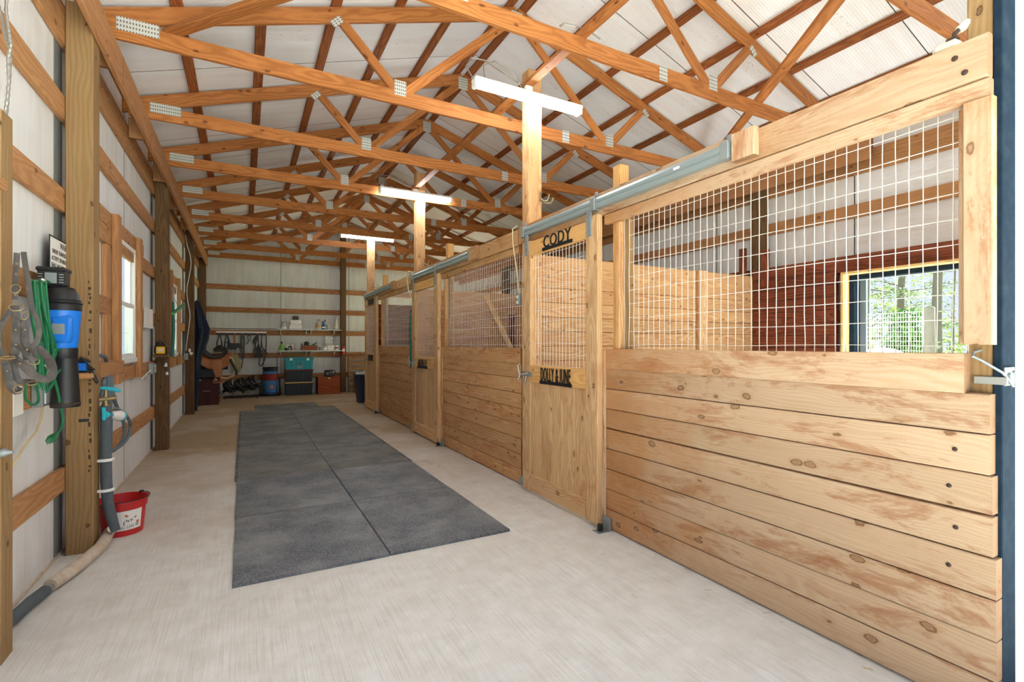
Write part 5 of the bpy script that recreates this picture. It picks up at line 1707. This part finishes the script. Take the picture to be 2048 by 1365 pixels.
# hand cart with the stack of pails
t = thing('bucket_cart', (0.62, 15.2, 0), 'thin black wire hand cart holding the stacked pails', 'cart')
m = MB()
for x in (0.41, 0.85):
    m.tube([(x, 15.05, 0.02), (x, 15.05, 0.48), (x, 15.4, 0.50), (x, 15.4, 0.02), (x, 15.05, 0.02)], 0.010, 6)
m.tube([(0.41, 15.05, 0.02), (0.85, 15.05, 0.02)], 0.010, 6).tube([(0.41, 15.4, 0.02), (0.85, 15.4, 0.02)], 0.010, 6).tube([(0.41, 15.05, 0.10), (0.85, 15.05, 0.10)], 0.008, 6).tube([(0.41, 15.22, 0.05), (0.85, 15.22, 0.05)], 0.016, 6)
m.tube([(0.46, 15.42, 0.04), (0.46, 15.42, 1.06), (0.80, 15.42, 1.06), (0.80, 15.42, 0.04)], 0.010, 6)
m.build('frame', M['black_metal'], t)
for x in (0.375, 0.885):
    MB().tube([(x - 0.018, 15.35, 0.11), (x + 0.018, 15.35, 0.11)], 0.11, 14).build('wheel', M['black'], t, smooth=True)
px_, py_ = 0.62, 15.20


def pail(z0, h, r0, r1, mt, label, bail=False, sticker=False):
    t = thing('pail', (px_, py_, z0), label, 'bucket', 'pails stacked on the cart')
    MB().lathe([(r0, z0), (r1 * 0.99, z0 + h - 0.05), (r1 * 1.05, z0 + h - 0.045), (r1 * 1.05, z0 + h - 0.012), (r1 * 1.08, z0 + h), (r1 * 0.98, z0 + h), (r1 * 0.95, z0 + h - 0.03), (r0 * 0.9, z0 + 0.02)], px_, py_, 24).build('shell', mt, t, smooth=True)
    if bail:
        MB().tube([(px_ + (r1 * 1.06) * cos(a), py_ - 0.05, z0 + h - 0.02 + 0.10 * sin(a)) for a in [pi * i / 10 for i in range(11)]], 0.006, 6).build('bail', M['zinc'], t)
    if sticker:
        m = MB()
        for a_, z_ in ((-88, 0.20), (-80, 0.18), (-84, 0.22), (-76, 0.21)):
            a_ = radians(a_)
            m.ball((px_ + r1 * 0.93 * cos(a_), py_ + r1 * 0.93 * sin(a_), z0 + z_), 0.028, 8, 5, (1, 0.4, 1))
        m.build('sticker', M['orange'], t)


pail(0.06, 0.38, 0.145, 0.180, M['pailblue'], 'light blue pail with an orange sticker, lowest of the stack', False, True)
pail(0.17, 0.36, 0.148, 0.184, M['darkred'], 'dull red pail directly above the lowest light blue one')
pail(0.25, 0.37, 0.150, 0.186, M['darkred'], 'dull red pail just under the blue rim in the stack')
pail(0.33, 0.36, 0.152, 0.188, M['pailblue'], 'blue pail near the top of the stack, under the black one')
pail(0.44, 0.36, 0.154, 0.190, M['black'], 'black pail with a wire bail, topmost of the stack', True)


# storage totes
def tote(z0, z1, x0, x1, mt, lid, label, latches=False):
    t = thing('storage_tote', ((x0 + x1) / 2, 15.3, z0), label, 'tote', 'stacked storage totes')
    ya, yb = 15.05, 15.50
    cx, cy = (x0 + x1) / 2, (ya + yb) / 2
    m = MB()
    lv = []
    for f, z in ((0.93, z0), (0.98, z1 - 0.06), (1.0, z1 - 0.055), (1.0, z1 - 0.035)):
        lv.append([(cx + (x - cx) * f, cy + (y_ - cy) * f, z) for x, y_ in ((x0, ya), (x1, ya), (x1, yb), (x0, yb))])
    m.v = [p for l in lv for p in l]
    for i in range(3):
        for k in range(4):
            m.f.append((i * 4 + k, i * 4 + (k + 1) % 4, i * 4 + 4 + (k + 1) % 4, i * 4 + 4 + k))
    m.f += [(3, 2, 1, 0), (12, 13, 14, 15)]
    for k in range(6):
        x = x0 + 0.08 + k * (x1 - x0 - 0.16) / 5
        m.rbox(x - 0.022, x + 0.022, ya + 0.002, ya + 0.03, z0 + 0.05, z1 - 0.075, 0.006)
    m.build('tub', mt, t)
    m = MB().rbox(x0 - 0.02, x1 + 0.02, ya - 0.02, yb + 0.02, z1 - 0.036, z1 - 0.012, 0.008).rbox(x0 + 0.03, x1 - 0.03, ya + 0.03, yb - 0.03, z1 - 0.014, z1 - 0.001, 0.006)
    m.build('lid', lid, t)
    if latches:
        for x in (x0 + 0.15, x1 - 0.15):
            MB().rbox(x - 0.035, x + 0.035, ya - 0.03, ya - 0.012, z1 - 0.085, z1 - 0.02, 0.004).build('latch', M['white'], t)
        m = MB().tube([(cx - 0.07, ya + 0.0, z0 + 0.11), (cx - 0.065, ya - 0.03, z0 + 0.20), (cx + 0.065, ya - 0.03, z0 + 0.20), (cx + 0.07, ya + 0.0, z0 + 0.11)], 0.012, 6)
        m.build('handle', M['galv'], t)
        MB().rbox(cx - 0.06, cx + 0.06, ya + 0.0, ya + 0.012, z0 + 0.03, z0 + 0.10, 0.002).build('paper_label', M['galv'], t)


tote(0.005, 0.375, 0.99, 1.71, M['bin'], M['lid_yellow'], 'dark tote with a tan yellow lid, lowest of the stack')
tote(0.376, 0.725, 0.99, 1.71, M['bin'], M['lid_red'], 'black tote with a dark red lid in the middle of the stack')
tote(0.726, 1.062, 0.985, 1.72, M['teal'], M['teal'], 'teal tote with white latches on top of the stack', True)

# wooden chest and radio
t = thing('wooden_chest', (2.12, 15.2, 0), 'orange brown wooden chest on the floor beside the totes', 'chest')
board('front', 1.83, 2.435, 14.98, 15.0, 0.0, 0.47, M['chest'], t)
board('side', 1.83, 1.85, 15.001, 15.42, 0.0, 0.47, M['trunk'], t)
board('side', 2.415, 2.435, 15.001, 15.42, 0.0, 0.47, M['chest'], t)
board('back', 1.83, 2.435, 15.421, 15.44, 0.0, 0.47, M['chest'], t)
board('lid', 1.82, 2.445, 14.97, 15.45, 0.471, 0.50, M['chest'], t)
MB().rbox(2.10, 2.16, 14.962, 14.97, 0.43, 0.48, 0.002).build('clasp', M['zinc'], t)
t = thing('radio', (2.17, 15.15, 0.5), 'black portable radio standing on the wooden chest', 'radio')
MB().rbox(2.03, 2.25, 15.08, 15.22, 0.501, 0.685, 0.02).build('case', M['black'], t)
m = MB().tube([(2.25, 15.15, 0.53), (2.30, 15.15, 0.535), (2.32, 15.15, 0.56), (2.32, 15.15, 0.64), (2.30, 15.15, 0.67), (2.25, 15.15, 0.675)], 0.013, 8)
m.build('handle', M['black'], t, smooth=True)
m = MB()
for k in range(4): m.rbox(2.05, 2.14, 15.076, 15.081, 0.55 + k * 0.022, 0.56 + k * 0.022, 0.001)
m.rbox(2.16, 2.22, 15.076, 15.081, 0.60, 0.64, 0.002)
for k in range(3): m.tube([(2.17 + 0.022 * k, 15.082, 0.535), (2.17 + 0.022 * k, 15.074, 0.535)], 0.007, 8)
m.build('control_panel', M['galv'], t)

# shelves
for nm, z in (('upper', 1.865), ('lower', 1.255)):
    t = thing('wall_shelf', (1.68, 15.45, z), 'white %s shelf on the back wall, left of the post' % nm if False else ('white shelf on the back wall carrying the jug and cone' if nm == 'upper' else 'white shelf on the back wall carrying the spray bottle and brown box'), 'shelf', 'white wall shelves')
    MB().rbox(0.835, 2.525, 15.31, 15.598, z - 0.02, z, 0.003).build('shelf_board', M['white'], t)
    for x in (0.895, 1.575, 1.705, 2.35):
        m = MB()
        m.v = [(x - 0.012, 15.35, z - 0.021), (x + 0.012, 15.35, z - 0.021), (x + 0.012, 15.597, z - 0.021), (x - 0.012, 15.597, z - 0.021), (x - 0.007, 15.597, z - 0.15), (x + 0.007, 15.597, z - 0.15), (x - 0.01, 15.37, z - 0.04), (x + 0.01, 15.37, z - 0.04)]
        m.f = [(0, 1, 2, 3), (0, 6, 7, 1), (6, 4, 5, 7), (0, 3, 4, 6), (1, 7, 5, 2), (3, 2, 5, 4)]
        m.build('bracket', M['white'], t)


def vessel(name, label, cat, x, z, prof, mt, extra=(), y_=15.43, seg=18, sx=1.0):
    t = thing(name, (x, y_, z), label, cat)
    MB().lathe([(r, z + h) for r, h in prof], x, y_, seg, sx, 1.0).build('body', mt, t, smooth=True)
    for nm, pr, mm in extra:
        MB().lathe([(r, z + h) for r, h in pr], x, y_, seg, sx, 1.0).build(nm, mm, t, smooth=True)
    return t


def sprayer(t, x, z, y_, mt):
    m = MB().tube([(x, y_, z), (x, y_, z + 0.03)], 0.014, 10).rbox(x - 0.045, x + 0.022, y_ - 0.012, y_ + 0.012, z + 0.03, z + 0.058, 0.006)
    m.tube([(x - 0.026, y_, z + 0.032), (x - 0.034, y_, z + 0.005), (x - 0.03, y_, z - 0.012)], 0.005, 6)
    m.build('spray_head', mt, t)


U, L_ = 1.866, 1.256
t = vessel('glass_jar', 'clear jar with a wire handle at the end of the upper shelf', 'jar', 0.985, U, [(0.07, 0), (0.075, 0.01), (0.075, 0.13), (0.066, 0.16), (0.066, 0.175)], M['jug'], [('contents', [(0.0762, 0.004), (0.0762, 0.07)], M['white']), ('lid', [(0.07, 0.176), (0.07, 0.195)], M['galv'])])
MB().tube([(0.91, 15.43, U + 0.16), (0.915, 15.43, U + 0.205), (0.985, 15.43, U + 0.22), (1.055, 15.43, U + 0.205), (1.06, 15.43, U + 0.16)], 0.005, 6).build('wire_handle', M['zinc'], t)
t = thing('white_cooler', (1.27, 15.45, U), 'rounded white two part box on the upper shelf under a dark block', 'cooler')
MB().rbox(1.105, 1.44, 15.33, 15.56, U, U + 0.135, 0.02).build('base', M['white'], t)
MB().rbox(1.12, 1.425, 15.34, 15.55, U + 0.138, U + 0.265, 0.035).build('cover', M['white'], t)
o = MB().rbox(1.205, 1.365, 15.38, 15.50, U + 0.266, U + 0.38, 0.02).build('dark_block', M['dark_stone']); tag(o, 'dark grey block lying on the rounded white box', 'block')
t = vessel('plastic_jug', 'clear plastic jug with a yellow label on the upper shelf', 'jug', 1.905, U, [(0.072, 0), (0.077, 0.01), (0.077, 0.16), (0.05, 0.22), (0.022, 0.25), (0.02, 0.27)], M['jug'], [('label', [(0.0785, 0.06), (0.0785, 0.15)], M['lid_yellow']), ('cap', [(0.024, 0.268), (0.024, 0.292)], M['black'])])
m = MB().tube([(1.955, 15.38, U + 0.15), (1.965, 15.37, U + 0.2), (1.93, 15.40, U + 0.235)], 0.01, 6).build('handle', M['jug'], t)
t = vessel('blue_spray_bottle', 'blue bottle with a white label on the upper shelf', 'bottle', 2.035, U, [(0.05, 0), (0.053, 0.01), (0.053, 0.12), (0.03, 0.17), (0.017, 0.185)], M['bottle_blue'], [('label', [(0.0545, 0.04), (0.0545, 0.085)], M['paper'])], 15.40)
sprayer(t, 2.035, U + 0.185, 15.40, M['bottle_blue'])
vessel('red_cap_bottle', 'clear bottle with a dark red cap behind the blue bottle', 'bottle', 2.09, U, [(0.036, 0), (0.038, 0.01), (0.038, 0.17), (0.016, 0.22), (0.016, 0.24)], M['jug'], [('cap', [(0.02, 0.238), (0.02, 0.29)], M['lid_red'])], 15.50)
vessel('clear_cup', 'clear plastic cup on the upper shelf beside the cone', 'cup', 2.17, U, [(0.036, 0), (0.048, 0.14), (0.05, 0.145), (0.045, 0.14), (0.033, 0.01)], M['jug'])
t = thing('marker_cone', (2.39, 15.43, U), 'pale cone standing at the post end of the upper shelf', 'cone')
MB().rbox(2.30, 2.48, 15.34, 15.52, U, U + 0.014, 0.004).build('foot', M['dark_stone'], t)
MB().lathe([(0.072, U + 0.014), (0.05, U + 0.12), (0.018, U + 0.3), (0.008, U + 0.335)], 2.39, 15.43, 18).build('body', M['cream'], t, smooth=True)
t = vessel('green_spray_bottle', 'lime green spray bottle on the lower shelf', 'bottle', 0.925, L_, [(0.06, 0), (0.063, 0.01), (0.060, 0.10), (0.045, 0.15), (0.02, 0.19)], M['spray_green'], (), 15.42)
sprayer(t, 0.925, L_ + 0.19, 15.42, M['black'])
vessel('small_jar', 'small dark jar with a white lid on the lower shelf', 'jar', 1.035, L_, [(0.038, 0), (0.040, 0.01), (0.040, 0.08)], M['bin'], [('lid', [(0.041, 0.081), (0.041, 0.11)], M['white'])], 15.40)
t = thing('trigger_gun', (1.15, 15.45, L_), 'black and white trigger gun standing on the lower shelf', 'tool')
MB().rbox(1.10, 1.19, 15.43, 15.47, L_ + 0.09, L_ + 0.13, 0.01).rbox(1.165, 1.19, 15.435, 15.465, L_, L_ + 0.10, 0.006).rbox(1.085, 1.105, 15.435, 15.465, L_, L_ + 0.10, 0.006).build('body', M['black'], t)
MB().tube([(1.03, 15.45, L_ + 0.16), (1.07, 15.45, L_ + 0.15), (1.12, 15.45, L_ + 0.12)], [0.012, 0.018, 0.02], 8).lathe([(0.03, L_ + 0.10), (0.034, L_ + 0.15), (0.02, L_ + 0.195)], 1.20, 15.45, 12).build('cup', M['cream'], t, smooth=True)
vessel('pump_bottle', 'small pinkish pump bottle on the lower shelf', 'bottle', 1.272, L_, [(0.028, 0), (0.03, 0.01), (0.03, 0.08), (0.012, 0.10), (0.010, 0.135)], plain('pinkish plastic', (206, 170, 150), 0.4), (), 15.42)
t = thing('brown_box', (1.64, 15.42, L_), 'brown open box of grooming gear on the lower shelf', 'box')
m = MB().box(1.43, 1.86, 15.33, 15.34, L_, L_ + 0.145).box(1.43, 1.86, 15.51, 15.52, L_, L_ + 0.145).box(1.43, 1.44, 15.34, 15.51, L_, L_ + 0.145).box(1.85, 1.86, 15.34, 15.51, L_, L_ + 0.145).box(1.44, 1.85, 15.34, 15.51, L_, L_ + 0.01)
m.build('carton', plain('brown carton', (140, 84, 58), 0.8, noise=0.05), t)
o = MB().rbox(1.51, 1.64, 15.37, 15.46, L_ + 0.02, L_ + 0.255, 0.03).build('black_brush', M['black']); tag(o, 'black grooming brush sticking out of the brown box', 'brush')
o = MB().tube([(1.66, 15.42, L_ + 0.05), (1.74, 15.42, L_ + 0.15), (1.80, 15.42, L_ + 0.175), (1.85, 15.42, L_ + 0.24)], [0.03, 0.03, 0.02, 0.012], 8).build('teal_brush', M['green2'], None, smooth=True); tag(o, 'dark teal brush leaning in the brown box', 'brush')
o = MB().tube([(1.50, 15.42, L_ + 0.05), (1.46, 15.42, L_ + 0.16), (1.43, 15.42, L_ + 0.20)], 0.014, 8).build('hoof_pick', M['black']); tag(o, 'thin dark pick leaning at the end of the brown box', 'tool')
vessel('white_bottle', 'slim white bottle with black bands on the lower shelf', 'bottle', 1.934, L_, [(0.028, 0), (0.03, 0.01), (0.03, 0.12), (0.012, 0.14), (0.012, 0.16)], M['white'], [('band', [(0.0312, 0.02), (0.0312, 0.05)], M['black']), ('band', [(0.0312, 0.075), (0.0312, 0.105)], M['black'])], 15.40)
vessel('white_tub', 'low white tub on the lower shelf next to the slim bottle', 'tub', 2.07, L_, [(0.055, 0), (0.058, 0.01), (0.058, 0.085)], M['white'], [('lid', [(0.061, 0.086), (0.061, 0.112)], M['cream'])], 15.40)
o = MB().rbox(2.135, 2.325, 15.36, 15.50, L_, L_ + 0.15, 0.012).build('white_container', M['white']); tag(o, 'plain white square container on the lower shelf under the dotted sheet', 'container')
vessel('labelled_can', 'white can with a dark label at the post end of the lower shelf', 'can', 2.398, L_, [(0.048, 0), (0.05, 0.006), (0.05, 0.15)], M['white'], [('label', [(0.0512, 0.05), (0.0512, 0.10)], M['darkred']), ('rim', [(0.052, 0.145), (0.052, 0.156)], M['galv'])], 15.40)
t = thing('dotted_sheet', (2.21, 15.6, 1.42), 'white sheet with blue dots and black clips on the wall over the lower shelf', 'sheet')
MB().rbox(2.10, 2.33, 15.585, 15.592, 1.42, 1.68, 0.002).build('sheet', M['paper'], t)
m = MB(); rnd = random.Random(3)
for i in range(30):
    x, z = rnd.uniform(2.115, 2.315), rnd.uniform(1.435, 1.665)
    m.tube([(x, 15.585, z), (x, 15.5835, z)], 0.006, 6)
m.build('dots', M['pailblue'], t)['kind'] = 'stuff'
for x in (2.10, 2.33):
    for z in (1.45, 1.55, 1.65):
        MB().rbox(x - 0.01, x + 0.01, 15.578, 15.586, z - 0.014, z + 0.014, 0.002).build('clip', M['black'], t)

# fire extinguisher on the post
t = thing('fire_extinguisher', (2.59, 15.38, 1.13), 'red fire extinguisher with a white label on the back wall post', 'extinguisher')
MB().lathe([(0.038, 1.13), (0.043, 1.14), (0.043, 1.34), (0.03, 1.365), (0.014, 1.375), (0.014, 1.39)], 2.59, 15.395, 18).build('cylinder', M['red'], t, smooth=True)
MB().lathe([(0.0438, 1.22), (0.0438, 1.30)], 2.59, 15.395, 18, cap0=False, cap1=False).build('label', M['paper'], t)
MB().rbox(2.575, 2.605, 15.38, 15.41, 1.39, 1.41, 0.004).tube([(2.59, 15.395, 1.405), (2.62, 15.39, 1.43), (2.64, 15.39, 1.435)], 0.008, 6).tube([(2.58, 15.39, 1.40), (2.545, 15.37, 1.36), (2.548, 15.37, 1.24)], 0.008, 6).build('valve', M['black'], t)

# pallet, carton, trash can beyond the stalls
t = thing('wooden_pallet', (3.3, 15.45, 0), 'wooden pallet leaning on the back wall beyond the stalls', 'pallet')
for z in (0.16, 0.34, 0.52, 0.70, 0.86, 1.02):
    yo = 15.43 + (z - 0.5) * 0.06
    board('slat', 2.74, 3.80, yo - 0.018, yo, z - 0.05, z + 0.05, M['pallet'], t)
for x in (2.76, 3.27, 3.76):
    beam('runner', (x, 15.45, 0.012), (x, 15.51, 1.08), 0.085, 0.038, (0, 1, 0), M['pallet'], t)
t = thing('carton', (3.05, 15.1, 0), 'brown cardboard carton on the floor before the pallet', 'box')
MB().rbox(2.86, 3.25, 14.95, 15.35, 0, 0.42, 0.006).build('box', M['card'], t)
MB().box(2.865, 3.245, 14.82, 14.955, 0.40, 0.404).build('flap', M['card'], t)
o = MB().ball((3.0, 15.1, 0.50), 0.16, 10, 6, (1.2, 0.9, 0.5)).build('plastic_bag', M['jug'], None, smooth=True); tag(o, 'crumpled clear plastic bag on the cardboard carton', 'bag')
t = thing('trash_can', (2.68, 12.5, 0), 'tall navy blue trash can standing past the farthest stall door', 'trash can')
m = MB()
lv = []
for f, z in ((0.21, 0), (0.27, 0.66), (0.295, 0.665), (0.295, 0.70), (0.25, 0.70), (0.2, 0.06)):
    lv += [(2.66 + f * a, 12.50 + f * b, z) for a, b in ((-1, -0.8), (-0.8, -1), (0.8, -1), (1, -0.8), (1, 0.8), (0.8, 1), (-0.8, 1), (-1, 0.8))]
m.v = lv
for i in range(5):
    for k in range(8): m.f.append((i * 8 + k, i * 8 + (k + 1) % 8, i * 8 + 8 + (k + 1) % 8, i * 8 + 8 + k))
m.f += [tuple(range(8))[::-1], tuple(range(40, 48))]
m.build('bin', M['trash'], t)
m = MB()
for i in range(16):
    a = 2 * pi * i / 16
    m.v += [(2.66 + 0.27 * cos(a) * (1 + 0.05 * (i % 2)), 12.5 + 0.27 * sin(a), 0.70), (2.66 + 0.22 * cos(a), 12.5 + 0.22 * sin(a), 0.74 + 0.02 * (i % 3))]
m.f = [(2 * i, (2 * i + 2) % 32, (2 * i + 3) % 32, 2 * i + 1) for i in range(16)]
so = m.build('bin_liner', M['jug'], t); so.modifiers.new('thick', 'SOLIDIFY').thickness = 0.003

# ------------------------------------------------------------------ outside, seen through the stall doorway
def leaf_cloud(name, parent, mat_, pts, size, n, seed, flat=0.5):
    rnd = random.Random(seed)
    v, f = [], []
    for (c, r) in pts:
        for _ in range(n):
            while True:
                d = Vector((rnd.uniform(-1, 1), rnd.uniform(-1, 1), rnd.uniform(-1, 1)))
                if d.length <= 1: break
            p = Vector(c) + Vector((d.x * r[0], d.y * r[1], d.z * r[2]))
            a = Vector((rnd.gauss(0, 1), rnd.gauss(0, 1), rnd.gauss(0, flat))).normalized()
            b = a.cross(Vector((rnd.gauss(0, 1), rnd.gauss(0, 1), rnd.gauss(0, 1)))).normalized()
            s = size * rnd.uniform(0.6, 1.4)
            k = len(v)
            v += [tuple(p - a * s), tuple(p + b * s * 0.3), tuple(p + a * s), tuple(p - b * s * 0.3)]
            f.append((k, k + 1, k + 2, k + 3))
    me = bpy.data.meshes.new(name); me.from_pydata(v, [], f); me.update(); me.materials.append(mat_)
    o = bpy.data.objects.new(name, me); COL.objects.link(o); adopt(o, parent); o['kind'] = 'stuff'
    return o


def tree(label, px, dist, r, h, seed, leafmat, first=2.2, dens=90, lean=0.0, size=0.055):
    d = sight(px, HORIZON); d.z = 0; d = d / (d.x * sin(YAW) + d.y * cos(YAW))
    base = d * dist
    t = thing('tall_tree', (base.x, base.y, -0.12), label, 'tree', 'trees beyond the stall doorway')
    rnd = random.Random(seed)
    pts = [Vector((base.x + lean * z + 0.06 * sin(z * 1.3), base.y + 0.05 * sin(z), z - 0.12)) for z in [h * i / 10 for i in range(11)]]
    MB().tube(pts, [r * (1.15 - 0.08 * i) for i in range(11)], 10).build('trunk', M['bark'], t, smooth=True)
    cl = []
    z = first
    while z < h:
        a = rnd.uniform(0, 2 * pi); ln = rnd.uniform(1.2, 2.8) * (1 - 0.5 * z / h)
        i = min(9, int(z / h * 10)); p0 = pts[i].lerp(pts[i + 1], z / h * 10 - i)
        e = p0 + Vector((cos(a) * ln, sin(a) * ln, rnd.uniform(-0.1, 0.5)))
        MB().tube([p0, p0.lerp(e, 0.5) + Vector((0, 0, rnd.uniform(-0.05, 0.12))), e], [r * 0.28, r * 0.16, r * 0.05], 6).build('branch', M['bark'], t)
        cl.append((e, (0.6, 0.6, 0.18))); cl.append((p0.lerp(e, 0.6), (0.5, 0.5, 0.15)))
        z += rnd.uniform(0.18, 0.45)
    leaf_cloud('foliage', t, leafmat, cl, size, dens, seed)
    return t


tree('thin leaning tree seen just inside the stall doorway frame', 1731, 15.0, 0.11, 7.5, 1, M['pine_leaf'], 1.2, 60, 0.02)
tree('straight pine behind the bushy cedar beyond the stall doorway', 1803, 17.0, 0.12, 8.5, 2, M['pine_leaf'], 1.7, 75)
tree('thick grey trunk beyond the fence post outside the stall doorway', 1876, 14.0, 0.13, 8.0, 3, M['pine_leaf'], 3.6, 45)
tree('slender budding tree beside the thick grey trunk', 1908, 18.0, 0.05, 6.0, 4, M['bud_leaf'], 0.9, 40, 0.0, 0.07)
tree('slender budding tree far out between the pines', 1765, 30.0, 0.08, 7.0, 5, M['bud_leaf'], 0.8, 60, 0.0, 0.10)
d = sight(1818, HORIZON); base = d * 11.5
t = thing('cedar_bush', (base.x, base.y, -0.12), 'bright green bushy cedar behind the wire fence', 'bush')
MB().tube([(base.x, base.y, -0.12), (base.x, base.y, 1.9)], [0.06, 0.02], 8).build('trunk', M['bark'], t)
cl = []
rnd = random.Random(9)
for i in range(34):
    z = rnd.uniform(0.1, 2.35); rr = 0.75 * (1 - z / 2.9)
    a = rnd.uniform(0, 2 * pi)
    cl.append(((base.x + rr * cos(a) * rnd.uniform(0.2, 1), base.y + rr * sin(a) * rnd.uniform(0.2, 1), z), (0.26, 0.26, 0.2)))
leaf_cloud('foliage', t, M['cedar_leaf'], cl, 0.075, 130, 8, 0.9)
# fence post with woven wire
d = sight(1859, HORIZON); fp = d * 8.6
t = thing('fence_post', (fp.x, fp.y, -0.12), 'weathered grey wooden fence post outside the stall doorway', 'post')
m = MB().tube([(fp.x, fp.y, -0.12), (fp.x + 0.01, fp.y, 1.2), (fp.x - 0.005, fp.y, 2.06), (fp.x - 0.005, fp.y, 2.08)], [0.09, 0.082, 0.078, 0.066], 10)
m.build('post', M['fence_post'], t, smooth=True)
d = sight(1725, HORIZON); fe = d * 9.8
t = thing('wire_fence', ((fp.x + fe.x) / 2, (fp.y + fe.y) / 2, -0.1), 'white woven wire fence running back from the weathered fence post', 'fence')
m = MB()
a, b = Vector((fp.x, fp.y, 0)), Vector((fe.x, fe.y, 0))
for k in range(26):
    p = a.lerp(b, 0.06 + 0.94 * k / 25)
    m.tube([(p.x, p.y, -0.1), (p.x, p.y, 2.02)], 0.0035, 4, caps=False)
for k in range(24):
    z = 0.0 + k * 0.087
    m.tube([(a.x, a.y, z), (b.x, b.y, z + 0.02)], 0.0035, 4, caps=False)
m.build('wire_mesh', M['wire'], t)
d = sight(1765, HORIZON); q = d * 10.6
o = MB().ball((q.x, q.y, 0.62), 0.72, 20, 10, (1, 1, 1.03)).build('white_tank', M['cream'], None, smooth=True)
tag(o, 'white rounded tank top showing just above the stall boards outside', 'tank')
# hedgerow and far bushes round the yard, seen in slivers through windows and doorway
for k, (x, yy, s) in enumerate([(38, 22, 1.2), (44, 16, 1.4), (48, 27, 1.3), (-30, 34, 1.0), (-27, 42, 1.1), (-24, 52, 1.2)]):
    t = thing('far_bush', (x, yy, -0.12), ['pale budding bush far out past the doorway, by the thin tree', 'pale budding bush far out past the doorway, lowest in view', 'pale budding bush far out past the pines',
              'bush far outside the first window', 'bush far outside the second window', 'bush far outside past the second window'][k], 'bush')
    MB().tube([(x, yy, -0.12), (x, yy, 1.5)], [0.08, 0.03], 6).build('trunk', M['bark'], t)
    rnd = random.Random(60 + k)
    cl = [((x + rnd.uniform(-3, 3) * s, yy + rnd.uniform(-3, 3) * s, rnd.uniform(0.2, 2.0) * s), (0.9, 0.9, 0.6)) for _ in range(16)]
    leaf_cloud('foliage', t, M['bud_leaf'] if k < 3 else M['pine_leaf'], cl, 0.2, 70, 30 + k, 0.9)
# wisps of straw along the stall foot
rnd = random.Random(77)
m = MB()
for i in range(60):
    yy = rnd.uniform(1.0, 7.8); x = 2.45 - abs(rnd.gauss(0.02, 0.05)) if rnd.random() < 0.75 else rnd.uniform(1.9, 2.4)
    if 3.0 < yy < 4.25: x = min(x, 2.36)
    a = rnd.uniform(0, pi); l = rnd.uniform(0.02, 0.06)
    m.tube([(x, yy, 0.003), (x - abs(cos(a)) * l, yy + sin(a) * l, 0.004)], 0.0012, 4)
o = m.build('straw_wisps', M['straw']); tag(o, 'wisps of straw on the concrete along the stall foot', 'straw', None, 'stuff')
